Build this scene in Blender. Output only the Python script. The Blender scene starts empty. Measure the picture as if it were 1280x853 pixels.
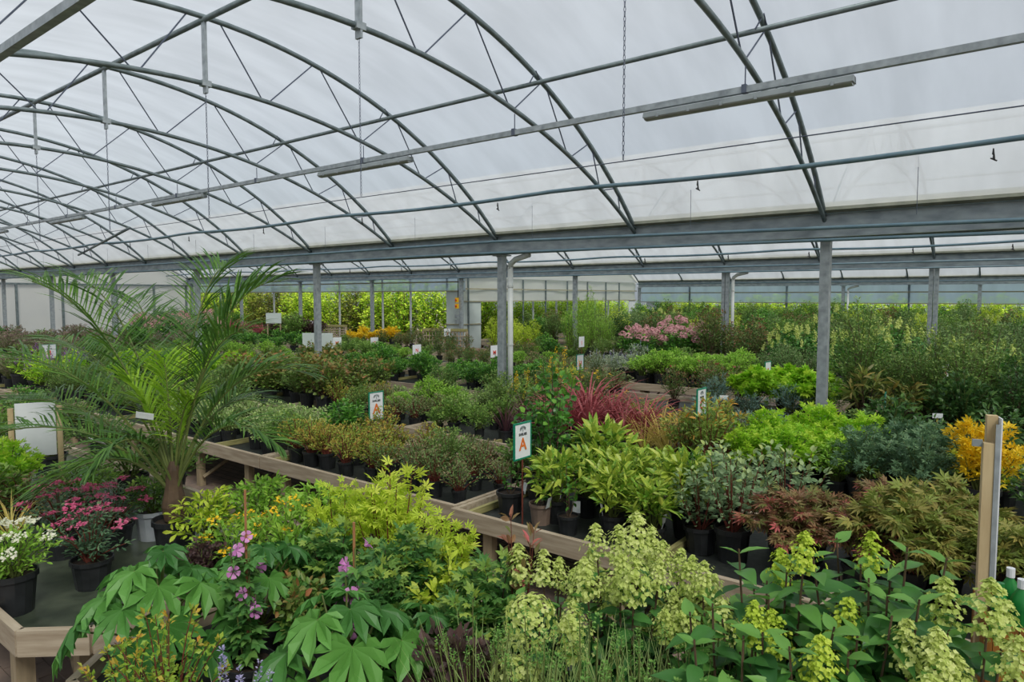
import bpy, math, random
import numpy as np
from mathutils import Vector, Matrix

scene = bpy.context.scene
col = scene.collection
PI = math.pi
H0 = 2.35                       # eye height
YAW, PIT, FPX = .907, .065, 853.0

# ------------------------------------------------------------------ camera
cam_d = bpy.data.cameras.new('camera')
cam_d.sensor_width = 36.0
cam_d.lens = 36.0 * FPX / 1280.0
cam_d.clip_end = 500
cam = bpy.data.objects.new('camera', cam_d)
col.objects.link(cam)
cam.location = (0, 0, H0)
cam.rotation_euler = (PI / 2 - PIT, 0, PI / 2 - YAW)
scene.camera = cam

# ------------------------------------------------------------------ world, sun, exposure
world = bpy.data.worlds.new('world')
scene.world = world
world.use_nodes = True
wn = world.node_tree
bg = wn.nodes['Background']
sky = wn.nodes.new('ShaderNodeTexSky')
sky.sky_type = 'NISHITA'
sky.sun_disc = False
sky.sun_elevation = math.radians(50)
sky.sun_rotation = math.radians(118)
sky.air_density = 1.0
sky.dust_density = 2.5
sky.ozone_density = 1.0
mixw = wn.nodes.new('ShaderNodeMixRGB')
mixw.inputs['Fac'].default_value = 0.45
mixw.inputs[2].default_value = (4.0, 4.6, 5.3, 1)          # thin bright cloud over the blue
wn.links.new(sky.outputs[0], mixw.inputs[1])
wn.links.new(mixw.outputs[0], bg.inputs['Color'])
bg.inputs['Strength'].default_value = 0.16

sun_d = bpy.data.lights.new('sun', 'SUN')
sun_d.energy = 8.0
sun_d.angle = math.radians(22)                 # hazy sun, spread further by the roof film
sun_d.color = (1.0, .95, .86)
sun = bpy.data.objects.new('sun', sun_d)
col.objects.link(sun)
sun.rotation_euler = (math.radians(40), 0, math.radians(62))

scene.view_settings.view_transform = 'Standard'
scene.view_settings.look = 'None'
scene.view_settings.gamma = 1
scene.view_settings.use_curve_mapping = False
scene.view_settings.exposure = -0.3

# ------------------------------------------------------------------ pixel helper (turns a photo pixel into a point at a given depth)
Vv = np.array([-math.cos(YAW) * math.cos(PIT), math.sin(YAW) * math.cos(PIT), -math.sin(PIT)])
Rv = np.array([math.sin(YAW), math.cos(YAW), 0.0])
Uv = np.cross(Rv, Vv)
def ray(u, v): return Vv + Rv * (u - 640) / FPX + Uv * (426.5 - v) / FPX
def eye(p): return np.array([p[0], p[1], p[2] + H0])
def at_d(u, v, d): return eye(ray(u, v) * d)
def at_x(u, v, x): r = ray(u, v); return eye(r * (x / r[0]))
def at_y(u, v, y): r = ray(u, v); return eye(r * (y / r[1]))
def at_z(u, v, z): r = ray(u, v); return eye(r * ((z - H0) / r[2]))
def proj(p):
    q = np.asarray(p, float) - np.array([0, 0, H0]); d = q @ Vv
    return 640 + FPX * (q @ Rv) / d, 426.5 - FPX * (q @ Uv) / d, d

# ------------------------------------------------------------------ materials
def lin(c):
    return tuple((x / 12.92 if x <= .04045 else ((x + .055) / 1.055) ** 2.4) for x in (v / 255.0 for v in c))
def base_mat(name):
    m = bpy.data.materials.new(name); m.use_nodes = True
    return m, m.node_tree, m.node_tree.nodes['Principled BSDF']
def noise_mat(name, c1, c2, scale=8, rough=.6, metal=0, detail=5, stretch=(1, 1, 1), bump=0, spec=.4):
    m, t, p = base_mat(name)
    tc = t.nodes.new('ShaderNodeTexCoord'); mp = t.nodes.new('ShaderNodeMapping'); mp.inputs['Scale'].default_value = stretch
    n = t.nodes.new('ShaderNodeTexNoise'); n.inputs['Scale'].default_value = scale; n.inputs['Detail'].default_value = detail
    r = t.nodes.new('ShaderNodeValToRGB'); r.color_ramp.elements[0].position = .3; r.color_ramp.elements[1].position = .7
    r.color_ramp.elements[0].color = (*lin(c1), 1); r.color_ramp.elements[1].color = (*lin(c2), 1)
    t.links.new(tc.outputs['Object'], mp.inputs[0]); t.links.new(mp.outputs[0], n.inputs['Vector'])
    t.links.new(n.outputs['Fac'], r.inputs[0]); t.links.new(r.outputs[0], p.inputs['Base Color'])
    p.inputs['Roughness'].default_value = rough; p.inputs['Metallic'].default_value = metal
    p.inputs['Specular IOR Level'].default_value = spec
    if bump:
        b = t.nodes.new('ShaderNodeBump'); b.inputs['Strength'].default_value = bump; b.inputs['Distance'].default_value = .01
        t.links.new(n.outputs['Fac'], b.inputs['Height']); t.links.new(b.outputs[0], p.inputs['Normal'])
    return m
def film_mat(name, tint, transl, transp, diff, streak=.12):
    m = bpy.data.materials.new(name); m.use_nodes = True; t = m.node_tree
    t.nodes.remove(t.nodes['Principled BSDF']); out = t.nodes['Material Output']
    tc = t.nodes.new('ShaderNodeTexCoord'); mp = t.nodes.new('ShaderNodeMapping'); mp.inputs['Scale'].default_value = (1.3, .35, .35)
    n = t.nodes.new('ShaderNodeTexNoise'); n.inputs['Scale'].default_value = 2.2; n.inputs['Detail'].default_value = 6
    r = t.nodes.new('ShaderNodeValToRGB')
    a = lin(tint); b = tuple(x * (1 - streak) for x in a)
    r.color_ramp.elements[0].position = .35; r.color_ramp.elements[1].position = .65
    r.color_ramp.elements[0].color = (*b, 1); r.color_ramp.elements[1].color = (*a, 1)
    t.links.new(tc.outputs['Object'], mp.inputs[0]); t.links.new(mp.outputs[0], n.inputs['Vector']); t.links.new(n.outputs['Fac'], r.inputs[0])
    tl = t.nodes.new('ShaderNodeBsdfTranslucent'); df = t.nodes.new('ShaderNodeBsdfDiffuse'); tp = t.nodes.new('ShaderNodeBsdfTransparent')
    t.links.new(r.outputs[0], tl.inputs['Color']); t.links.new(r.outputs[0], df.inputs['Color']); t.links.new(r.outputs[0], tp.inputs['Color'])
    m1 = t.nodes.new('ShaderNodeMixShader'); m1.inputs[0].default_value = diff / (transl + diff)
    t.links.new(tl.outputs[0], m1.inputs[1]); t.links.new(df.outputs[0], m1.inputs[2])
    m2 = t.nodes.new('ShaderNodeMixShader'); m2.inputs[0].default_value = transp
    t.links.new(m1.outputs[0], m2.inputs[1]); t.links.new(tp.outputs[0], m2.inputs[2])
    t.links.new(m2.outputs[0], out.inputs['Surface'])
    return m
def leaf_mat(name, cols, tip=None, gloss=.45, speck=None, transl=.3):
    m, t, p = base_mat(name)
    at = t.nodes.new('ShaderNodeAttribute'); at.attribute_name = 'lc'
    sp = t.nodes.new('ShaderNodeSeparateColor'); t.links.new(at.outputs['Color'], sp.inputs[0])
    oi = t.nodes.new('ShaderNodeObjectInfo')
    ad = t.nodes.new('ShaderNodeMath'); ad.operation = 'MULTIPLY_ADD'; ad.inputs[1].default_value = .3; 
    t.links.new(oi.outputs['Random'], ad.inputs[0])
    mu = t.nodes.new('ShaderNodeMath'); mu.operation = 'MULTIPLY'; mu.inputs[1].default_value = .7
    t.links.new(sp.outputs[0], mu.inputs[0]); t.links.new(mu.outputs[0], ad.inputs[2])
    r = t.nodes.new('ShaderNodeValToRGB'); e = r.color_ramp.elements
    lv = lambda c: (*(min(.95, k * 1.12) for k in lin(c)), 1)
    e[0].color = lv(cols[0]); e[1].color = lv(cols[-1])
    for i in range(1, len(cols) - 1):
        x = e.new(i / (len(cols) - 1)); x.color = lv(cols[i])
    t.links.new(ad.outputs[0], r.inputs[0]); c = r.outputs[0]
    if speck:
        tc = t.nodes.new('ShaderNodeTexCoord'); n = t.nodes.new('ShaderNodeTexNoise')
        n.inputs['Scale'].default_value = speck[1]; n.inputs['Detail'].default_value = 2
        t.links.new(tc.outputs['Object'], n.inputs['Vector'])
        rr = t.nodes.new('ShaderNodeValToRGB'); rr.color_ramp.elements[0].position = speck[2]; rr.color_ramp.elements[1].position = speck[2] + .06
        mx = t.nodes.new('ShaderNodeMixRGB'); mx.inputs[2].default_value = (*lin(speck[0]), 1)
        t.links.new(n.outputs['Fac'], rr.inputs[0]); t.links.new(rr.outputs[0], mx.inputs[0]); t.links.new(c, mx.inputs[1]); c = mx.outputs[0]
    if tip:
        mx = t.nodes.new('ShaderNodeMixRGB'); mx.inputs[2].default_value = (*lin(tip), 1)
        t.links.new(sp.outputs[1], mx.inputs[0]); t.links.new(c, mx.inputs[1]); c = mx.outputs[0]
    t.links.new(c, p.inputs['Base Color'])
    p.inputs['Roughness'].default_value = gloss; p.inputs['Specular IOR Level'].default_value = .35
    tl = t.nodes.new('ShaderNodeBsdfTranslucent'); t.links.new(c, tl.inputs['Color'])
    ms = t.nodes.new('ShaderNodeMixShader'); ms.inputs[0].default_value = transl
    t.links.new(p.outputs[0], ms.inputs[1]); t.links.new(tl.outputs[0], ms.inputs[2])
    t.links.new(ms.outputs[0], t.nodes['Material Output'].inputs['Surface'])
    return m

M = {}
M['galv'] = noise_mat('galvanised_steel', (138, 146, 150), (172, 180, 184), 14, .5, .35, bump=.05)
M['galv2'] = noise_mat('galvanised_tube', (98, 110, 112), (130, 142, 144), 9, .45, .4)
M['rod'] = noise_mat('dark_rod', (70, 78, 96), (96, 104, 118), 6, .5, .3)
M['flash'] = noise_mat('gutter_flashing', (110, 114, 102), (140, 142, 128), 5, .7)
M['gutter'] = noise_mat('gutter_steel', (120, 130, 136), (158, 168, 172), 7, .55, .3, stretch=(.6, 1, 1.4))
M['bluepipe'] = noise_mat('water_pipe', (92, 118, 132), (112, 136, 146), 5, .4)
M['pvc'] = noise_mat('grey_pvc', (182, 188, 186), (204, 208, 204), 4, .4)
M['black'] = noise_mat('black_plastic', (26, 28, 30), (40, 42, 44), 20, .45)
M['pot'] = noise_mat('pot_plastic', (30, 32, 33), (46, 48, 50), 12, .42)
M['potbrown'] = noise_mat('pot_taupe', (122, 104, 92), (140, 120, 106), 12, .5)
M['potgrey'] = noise_mat('pot_light_grey', (165, 172, 178), (186, 192, 196), 12, .5)
M['soil'] = noise_mat('compost', (38, 30, 24), (62, 50, 40), 60, .95, bump=.6)
M['wood'] = noise_mat('weathered_timber', (150, 134, 112), (186, 172, 150), 5, .75, stretch=(.6, 5, 6), bump=.15)
M['wood2'] = noise_mat('fresh_timber', (176, 152, 112), (204, 184, 144), 5, .7, stretch=(5, 5, .6), bump=.1)
M['woodgreen'] = noise_mat('mossy_batten', (122, 120, 72), (168, 160, 108), 6, .8, stretch=(6, .8, 6))
M['woodleg'] = noise_mat('timber_leg', (136, 122, 98), (170, 152, 122), 5, .8, stretch=(5, 5, .8))
M['woodbox'] = noise_mat('amber_timber', (116, 74, 26), (168, 112, 44), 4, .55, stretch=(5, 5, .8))
M['mat'] = noise_mat('black_ground_cover', (34, 38, 36), (56, 60, 56), 30, .6)
M['matgreen'] = noise_mat('wet_capillary_mat', (48, 56, 46), (82, 90, 74), 7, .35, bump=.1)
M['white'] = noise_mat('white_board', (216, 220, 224), (228, 231, 234), 6, .5)
M['tag'] = noise_mat('plant_label_white', (205, 210, 212), (222, 226, 226), 30, .5)
M['green'] = noise_mat('sign_frame_green', (10, 120, 92), (16, 138, 106), 10, .45)
M['orange'] = noise_mat('letter_orange', (214, 110, 44), (222, 118, 52), 10, .5)
M['red'] = noise_mat('letter_red', (214, 62, 44), (224, 74, 52), 10, .5)
M['ink'] = noise_mat('ink_dark', (58, 64, 66), (70, 76, 78), 10, .6)
M['inkgrey'] = noise_mat('ink_grey', (150, 158, 160), (160, 168, 170), 10, .6)
M['yellow'] = noise_mat('switch_yellow', (232, 178, 24), (240, 190, 34), 10, .4)
M['redknob'] = noise_mat('switch_red', (190, 40, 20), (204, 50, 26), 10, .4)
M['stake'] = noise_mat('bamboo_stake', (140, 96, 62), (166, 118, 78), 10, .6)
M['goldstake'] = noise_mat('yellow_stake', (214, 164, 40), (226, 178, 54), 10, .6)
M['concrete'] = noise_mat('outside_gravel', (120, 112, 98), (146, 138, 120), 3, .9)
M['brick'] = noise_mat('paving_brick', (104, 92, 84), (146, 126, 112), 3.5, .85, bump=.1)
M['panel'] = noise_mat('pale_panel', (176, 188, 184), (194, 204, 200), 1.5, .6)
M['beige'] = noise_mat('beige_rail', (150, 146, 122), (168, 162, 136), 3, .6)
M['lampbody'] = noise_mat('luminaire_body', (122, 130, 132), (142, 150, 152), 5, .45)
M['lampdiff'] = noise_mat('luminaire_diffuser', (140, 146, 146), (156, 162, 160), 5, .35)
M['film'] = film_mat('roof_polythene', (232, 236, 239), .31, .38, .31)
M['filmwall'] = film_mat('wall_polythene', (232, 232, 224), .5, .05, .45, .06)
M['filmblue'] = film_mat('clear_curtain_film', (222, 238, 250), .5, .34, .16, .12)
M['stem'] = noise_mat('green_stem', (82, 96, 46), (108, 118, 60), 12, .6)
M['stemred'] = noise_mat('red_stem', (92, 44, 36), (122, 62, 48), 12, .6)
M['stembrown'] = noise_mat('brown_stem', (72, 56, 42), (100, 80, 60), 12, .7)
M['bottlegreen'] = noise_mat('green_bag', (20, 96, 50), (44, 150, 60), 6, .3)
M['bagred'] = noise_mat('red_label', (150, 30, 40), (180, 44, 50), 6, .35)

# floor: paving with joints
def floor_mat():
    m, t, p = base_mat('brick_paving')
    tc = t.nodes.new('ShaderNodeTexCoord'); b = t.nodes.new('ShaderNodeTexBrick')
    b.inputs['Scale'].default_value = 1; b.inputs['Brick Width'].default_value = .21; b.inputs['Row Height'].default_value = .105
    b.inputs['Mortar Size'].default_value = .006
    b.inputs['Color1'].default_value = (*lin((128, 110, 98)), 1); b.inputs['Color2'].default_value = (*lin((104, 92, 86)), 1)
    b.inputs['Mortar'].default_value = (*lin((58, 52, 48)), 1)
    t.links.new(tc.outputs['Object'], b.inputs['Vector']); t.links.new(b.outputs['Color'], p.inputs['Base Color'])
    p.inputs['Roughness'].default_value = .85
    return m
M['floor'] = floor_mat()

# ------------------------------------------------------------------ mesh helpers
class MB:
    """collects vertices and faces; build() links them as ONE mesh object"""
    def __init__(s): s.v = []; s.f = []; s.mi = []; s.n = 0; s.lc = []
    def add(s, v, f, mi=0, lc=None):
        v = np.asarray(v, float).reshape(-1, 3)
        s.v.append(v)
        s.f.extend([tuple(i + s.n for i in q) for q in f]); s.mi.extend([mi] * len(f))
        s.lc.append(np.tile((.5, 0, 0, 1), (len(v), 1)) if lc is None else lc)
        s.n += len(v); return s
    def box(s, c, d, rz=0, mi=0):
        x, y, z = (k / 2 for k in d)
        v = np.array([(-x, -y, -z), (x, -y, -z), (x, y, -z), (-x, y, -z), (-x, -y, z), (x, -y, z), (x, y, z), (-x, y, z)])
        if rz:
            cs, sn = math.cos(rz), math.sin(rz); v = v @ np.array([(cs, sn, 0), (-sn, cs, 0), (0, 0, 1)])
        return s.add(v + np.array(c), [(0, 3, 2, 1), (4, 5, 6, 7), (0, 1, 5, 4), (1, 2, 6, 5), (2, 3, 7, 6), (3, 0, 4, 7)], mi)
    def bb(s, a, b, mi=0):
        a, b = np.array(a, float), np.array(b, float)
        return s.box((a + b) / 2, np.abs(b - a), 0, mi)
    def tube(s, pts, r, n=8, mi=0, cap=True, lc=None):
        pts = [np.array(p, float) for p in pts]; k = len(pts)
        rs = r if hasattr(r, '__len__') else [r] * k
        vs = []; prev = None
        for i, p in enumerate(pts):
            d = pts[min(i + 1, k - 1)] - pts[max(i - 1, 0)]; d = d / (np.linalg.norm(d) + 1e-9)
            if prev is None:
                a = np.cross(d, (0, 0, 1) if abs(d[2]) < .9 else (1, 0, 0))
            else: a = prev - d * (prev @ d)
            a = a / (np.linalg.norm(a) + 1e-9); prev = a; b = np.cross(d, a)
            for j in range(n):
                t = 2 * PI * j / n
                vs.append(p + rs[i] * (a * math.cos(t) + b * math.sin(t)))
        f = [(i * n + j, i * n + (j + 1) % n, (i + 1) * n + (j + 1) % n, (i + 1) * n + j) for i in range(k - 1) for j in range(n)]
        if cap: f += [tuple(range(n))[::-1], tuple((k - 1) * n + j for j in range(n))]
        return s.add(vs, f, mi, None if lc is None else np.tile(lc, (len(vs), 1)))
    def lathe(s, prof, c=(0, 0, 0), n=16, mi=0, closed=False):
        vs = [(c[0] + r * math.cos(2 * PI * j / n), c[1] + r * math.sin(2 * PI * j / n), c[2] + z) for r, z in prof for j in range(n)]
        k = len(prof)
        f = [(i * n + j, i * n + (j + 1) % n, (i + 1) * n + (j + 1) % n, (i + 1) * n + j) for i in range(k - 1) for j in range(n)]
        if closed: f += [tuple(range(n))[::-1], tuple((k - 1) * n + j for j in range(n))]
        return s.add(vs, f, mi)
    def mesh(s, name, mats, smooth=False):
        me = bpy.data.meshes.new(name)
        v = np.concatenate(s.v)
        me.from_pydata(v.tolist(), [], s.f)
        for m in (mats if isinstance(mats, (list, tuple)) else [mats]): me.materials.append(m)
        if any(s.mi): me.polygons.foreach_set('material_index', s.mi)
        if smooth: me.polygons.foreach_set('use_smooth', [True] * len(me.polygons))
        a = me.color_attributes.new('lc', 'FLOAT_COLOR', 'POINT')
        a.data.foreach_set('color', np.concatenate(s.lc).astype(np.float32).ravel())
        me.update(); return me
    def build(s, name, mats, parent=None, loc=(0, 0, 0), smooth=False):
        return link(name, s.mesh(name, mats, smooth), parent, loc)
def link(name, me, parent=None, loc=(0, 0, 0), rot=(0, 0, 0), scale=(1, 1, 1)):
    o = bpy.data.objects.new(name, me); col.objects.link(o)
    o.location = loc; o.rotation_euler = rot; o.scale = scale
    if parent is not None: o.parent = parent
    return o
def tag(o, label, cat, group=None):
    o['label'] = label; o['category'] = cat
    if group: o['group'] = group
    return o
def thing(name, label, cat, loc=(0, 0, 0), rz=0, group=None):
    o = bpy.data.objects.new(name, None); col.objects.link(o); o.empty_display_size = .1
    o.location = loc; o.rotation_euler = (0, 0, rz)
    return tag(o, label, cat, group)
def struct(o): o['kind'] = 'structure'; return o
def copy_tree(o, parent=None):
    c = o.copy(); col.objects.link(c); c.parent = parent
    for ch in o.children: copy_tree(ch, c)
    return c

# ================================================================== THE SETTING
Y0, Y1, Y2, Y3 = -1.18, 8.82, 18.82, 32.9
XP = [-2.11 - 5 * t for t in range(-2, 8)]            # posts   (7.89 ... -37.11)
XA = [-2.11 - 2.5 * t for t in range(-4, 15)]         # arches  (7.89 ... -37.11)
XEND, XSTART, XIN = -37.4, 9.2, -17.11
ZG = 3.06                                             # underside of the gutters

fl = MB(); fl.add([(-46, -12, -.03), (13, -12, -.03), (13, 34, -.03), (-46, 34, -.03)], [(0, 1, 2, 3)])
FLOOR = struct(fl.build('floor', M['floor']))
gr = MB(); gr.add([(-90, -40, -.06), (60, -40, -.06), (60, 90, -.06), (-90, 90, -.06)], [(0, 1, 2, 3)])
struct(gr.build('ground_outside', M['concrete']))

# paving bricks: singles where the aisle shows, the rest joined
bm_ = MB(); bm_.box((0, 0, -.015), (.197, .097, .03)); brick_me = bm_.mesh('brick', M['brick'])
rb = random.Random(3)
def brick_cells(x0, x1, y0, y1):
    r = 0; y = y0
    while y < y1:
        x = x0 + (.1 if r % 2 else 0)
        while x < x1:
            yield x + .1, y + .05; x += .2
        y += .1; r += 1
single = list(brick_cells(-6.4, -2.55, 2.98, 4.42))[:300]
for x, y in single:
    link('brick', brick_me, FLOOR, (x, y, rb.uniform(-.004, .004)), (rb.uniform(-.01, .01), rb.uniform(-.01, .01), rb.uniform(-.015, .015)))
bs = MB()
for (a, b, c, d) in ((-14, -6.5, 2.98, 4.42), (-2.4, 1.5, 2.98, 4.42), (-7.4, -2.8, -.2, 2.9)):
    for x, y in brick_cells(a, b, c, d): bs.box((x, y, -.015 + rb.uniform(-.004, .003)), (.197, .097, .03), rb.uniform(-.015, .015))
o = bs.build('brick', M['brick'], FLOOR); o['kind'] = 'stuff'

# roof film
def arc_z(s, zt, R): return zt - (R - math.sqrt(R * R - s * s))
def roof(yc, a, zt, R, x0, x1, name='ceiling'):
    b = MB(); n = 36; nx = max(2, int(abs(x1 - x0) / 1.25)); vs = []
    rr = random.Random(int(yc * 10))
    for i in range(nx + 1):
        x = x0 + (x1 - x0) * i / nx
        for j in range(n + 1):
            s = -a + 2 * a * j / n
            vs.append((x, yc + s, arc_z(s, zt, R) + .035 + (rr.uniform(-.012, .004) if i % 2 else 0)))
    f = [(i * (n + 1) + j, (i + 1) * (n + 1) + j, (i + 1) * (n + 1) + j + 1, i * (n + 1) + j + 1) for i in range(nx) for j in range(n)]
    b.add(vs, f)
    return struct(b.build(name, M['film'], smooth=True))
ZT, RO = H0 + 2.94, 7.0
ZI, RI = H0 + 2.25, 9.5
BAYS = [(Y0 - 5.0, 4.86, ZT, RO, ZI, RI, XEND, XSTART), (3.82, 4.86, ZT, RO, ZI, RI, XEND, XSTART), (13.82, 4.86, ZT, RO, ZI, RI, XEND, XSTART),
        ((Y2 + Y3) / 2, 6.9, ZT + .25, 11.1, ZI + .25, 15.6, XIN, XSTART)]
for (yc, a, zt, ro, zi, ri, x0, x1) in BAYS: roof(yc, a, zt, ro, x0, x1)

# gutters
GUT = [(Y0, XEND, XSTART, 'behind the front aisle', 3.06), (Y1, XEND, XSTART, 'over the nearest row of steel posts', 3.06),
       (Y2, XEND, XSTART, 'over the middle row of steel posts', 3.06), (Y3, XIN, XSTART, 'along the blue curtained back wall', 2.86)]
for (y, x0, x1, where, zg) in GUT:
    g = thing('gutter_beam', 'long galvanised gutter beam ' + where, 'gutter', (0, y, zg), group=None)
    b = MB(); b.bb((x0, -.13, 0), (x1, .13, .27)); b.bb((x0, -.16, -.012), (x1, -.1, .004)); b.bb((x0, .1, -.012), (x1, .16, .004)); b.build('beam', M['gutter'], g)
    for s in (-1, 1):
        b = MB(); b.add([(x0, s * .135, .27), (x1, s * .135, .27), (x1, s * .20, .30), (x0, s * .20, .30), (x1, s * .15, .40), (x0, s * .15, .40),
                         (x1, s * .125, .39), (x0, s * .125, .39)], [(0, 1, 2, 3), (3, 2, 4, 5), (5, 4, 6, 7)])
        b.build('flashing', M['flash'], g)
        b = MB(); b.tube([(x0, s * .165, .262), (x1, s * .165, .262)], .008, 6); b.build('clip_rail', M['galv2'], g)

# posts
def post_me(w, d, h):
    b = MB(); b.bb((-w / 2, -d / 2, 0), (w / 2, d / 2, h)); return b.mesh('post_shaft', M['galv'])
foot = MB(); foot.bb((-.13, -.13, 0), (.13, .13, .012)); foot_me = foot.mesh('base_plate', M['galv'])
capm = MB(); capm.bb((-.12, -.10, -.02), (.12, .10, 0)); cap_me = capm.mesh('head_plate', M['galv'])
def post(x, y, h, label, group, w=.11, d=.11, dbl=False):
    t = thing('steel_post', label, 'post', (x, y, 0), 0, group)
    me = post_me(w, d, h)
    if dbl:
        link('post_shaft', me, t, (-.054, 0, 0)); link('post_shaft', me, t, (.054, 0, 0))
    else: link('post_shaft', me, t)
    link('base_plate', foot_me, t); link('head_plate', cap_me, t, (0, 0, h))
    return t
for x in XP:
    near = {-2: 'galvanised square post rising behind the lime green mounds', -7: 'galvanised square post beside the pale downpipe and yellow spiked plants', -12: 'galvanised square post beside the rust red leaved shrubs and white info board',
            -17: 'galvanised square post behind the tips of the palm fronds', -22: 'galvanised square post behind the middle of the palm fronds', -27: 'galvanised square post behind the leftmost palm frond tips', -32: 'galvanised square post standing clear before the white gable wall'}
    post(x, Y1, 3.035, near.get(math.ceil(x), 'plain galvanised square post under the nearest gutter beam'), 'posts under the nearest gutter')
for x in XP: post(x, Y0, 3.035, 'galvanised square post in the row behind the front aisle', 'posts behind the front aisle')
for i, x in enumerate(XP):
    if x > -10: post(x, Y2, 3.035, 'double galvanised channel post under the middle gutter beam', 'double posts under the middle gutter', .09, .12, True)
    else: post(x, Y2, 3.035, 'galvanised post under the middle gutter beam by the open curtained side', 'single posts under the middle gutter', .12, .12)
for x in XP:
    if x >= XIN - .1: post(x, Y3, 2.835, 'galvanised post standing against the blue curtained back wall', 'posts at the back wall', .13, .12)

# downpipes
def downpipe(x, y, dx, h, label, group=None):
    t = thing('downpipe', label, 'pipe', (x, y, 0), 0, group)
    b = MB(); b.tube([(dx, -.03, .002), (dx, -.03, h - .22)], .045, 12); b.build('pipe', M['pvc'], t, smooth=True)
    b = MB(); b.tube([(dx, -.03, h - .25), (dx + .01, -.03, h - .17), (dx + .12, -.05, h - .1), (dx + .42, -.08, h - .035)], .045, 12); b.build('elbow', M['pvc'], t, smooth=True)
    for z in (.5, 1.55, 2.5):
        b = MB(); b.tube([(dx, -.03, z), (dx, -.03, z + .03)], .052, 12); b.build('bracket', M['pvc'], t)
downpipe(-7.11, Y1, .20, 3.05, 'pale grey downpipe with bent elbow beside the post near the red spiky plants')
downpipe(-7.11, Y2, .22, 3.05, 'pale grey downpipe clipped to a double post with tall shrubs', 'downpipes in the middle row')
downpipe(-7.11, Y3, .2, 2.85, 'thin grey downpipe on the blue curtained back wall')

# roof trusses
NO = [.13, 1.4, 2.65, 3.66, 4.33]; NI = [.71, 2.07, 3.2, 3.96, 4.5]
def truss_meshes(a, zt, ro, zi, ri):
    k = a / 4.86
    S = np.linspace(-a - .08, a + .08, 41)
    res = []
    b = MB(); b.tube([(0, s, arc_z(s, zt, ro)) for s in S], .03, 8); res.append(('outer_chord', b.mesh('outer_chord', M['galv2'], True)))
    b = MB(); b.tube([(0, s, arc_z(s, zi, ri)) for s in S], .027, 8); res.append(('inner_chord', b.mesh('inner_chord', M['galv2'], True)))
    seq = []
    for i in range(5):
        seq.append((NO[i] * k, NI[i] * k))
        if i < 4: seq.append((NO[i + 1] * k, NI[i] * k))
    for sg in (-1, 1):
        for so, si in seq:
            e = .04 if so < si else -.04
            b = MB(); b.tube([(0, sg * (so + e), arc_z(so, zt, ro)), (0, sg * (si + (-e if so < si else -e)), arc_z(si, zi, ri))], .0085, 5)
            res.append(('web_bar', b.mesh('web_bar', M['rod'])))
    b = MB(); b.bb((-.035, -.012, zi - .1), (.035, .012, zt)); b.bb((-.038, -.05, zi - .03), (.038, .05, zi + .03)); res.append(('ridge_post', b.mesh('ridge_post', M['galv'])))
    b = MB(); b.tube([(-.03, 2.5 * k - .07, arc_z(2.5, zt, ro) - .1), (.03, 2.5 * k - .03, arc_z(2.5, zt, ro) + .03), (.03, 2.5 * k + .05, arc_z(2.5, zt, ro) - .05)], .008, 5); res.append(('purlin_clamp', b.mesh('purlin_clamp', M['rod'])))
    return res
BN = ['truss arching behind the front aisle', 'truss arching over the nearest plant benches', 'truss arching over the middle plant benches', 'truss arching over the farthest plant benches']
for bi, (yc, a, zt, ro, zi, ri, x0, x1) in enumerate(BAYS):
    if bi == 0: continue
    tm = truss_meshes(a, zt, ro, zi, ri)
    for x in XA:
        if x < x0 - .5: continue
        t = thing('roof_truss', 'curved galvanised double tube roof ' + BN[bi], 'roof truss', (x, yc, 0), 0, BN[bi])
        for nm, me in tm: link(nm, me, t)

# purlins, rails, pipes (along x)
def run(name, label, cat, pts, r, mat, box=None, group=None):
    b = MB()
    if box:
        for p, q in zip(pts[:-1], pts[1:]): b.bb((p[0], p[1] - box[0] / 2, p[2] - box[1] / 2), (q[0], q[1] + box[0] / 2, q[2] + box[1] / 2))
    else: b.tube(pts, r, 8)
    return tag(b.build(name, mat, smooth=not box), label, cat, group)
run('ridge_purlin', 'galvanised ridge tube along the top of the nearest roof arches', 'purlin', [(XSTART, 3.82, ZT - .03), (XEND, 3.82, ZT - .03)], .03, M['galv2'])
run('ridge_purlin', 'galvanised ridge tube along the top of the middle roof arches', 'purlin', [(XSTART, 13.82, ZT - .03), (XEND, 13.82, ZT - .03)], .03, M['galv2'])
run('purlin', 'galvanised purlin tube running above the lamp rail over the brick aisle', 'purlin', [(XSTART, 6.3, H0 + 2.38), (XEND, 6.3, H0 + 2.38)], .026, M['galv2'])
run('purlin', 'galvanised purlin tube above the lamp rail behind the front aisle', 'purlin', [(XSTART, 1.34, H0 + 2.38), (XEND, 1.34, H0 + 2.38)], .026, M['galv2'])
run('purlin', 'galvanised purlin tube high over the middle plant benches', 'purlin', [(XSTART, 16.3, H0 + 2.38), (XEND, 16.3, H0 + 2.38)], .026, M['galv2'])
LRAIL = run('lamp_rail', 'square steel rail carrying the strip lamps over the plant benches', 'rail', [(XSTART, 5.94, H0 + 1.77), (XEND, 5.94, H0 + 1.77)], 0, M['galv'], (.05, .055))
run('lamp_rail', 'square steel rail hanging behind the front aisle', 'rail', [(XSTART, 1.70, H0 + 1.75), (XEND, 1.70, H0 + 1.75)], 0, M['galv'], (.06, .06))
run('cable', 'thin cable strung along the ends of the hanging chains', 'cable', [(XSTART, 3.82, H0 + .86)] + [(x, 3.82, H0 + .84) for x in XA[4:-1]], .0035, M['rod'])
def sag(x0, x1, y, z, amp, step=2.5, ph=0):
    n = int(abs(x1 - x0) / .625); return [(x0 + (x1 - x0) * i / n, y, z - amp * abs(math.sin(PI * (x0 + (x1 - x0) * i / n - ph) / step / 2))) for i in range(n + 1)]
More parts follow.
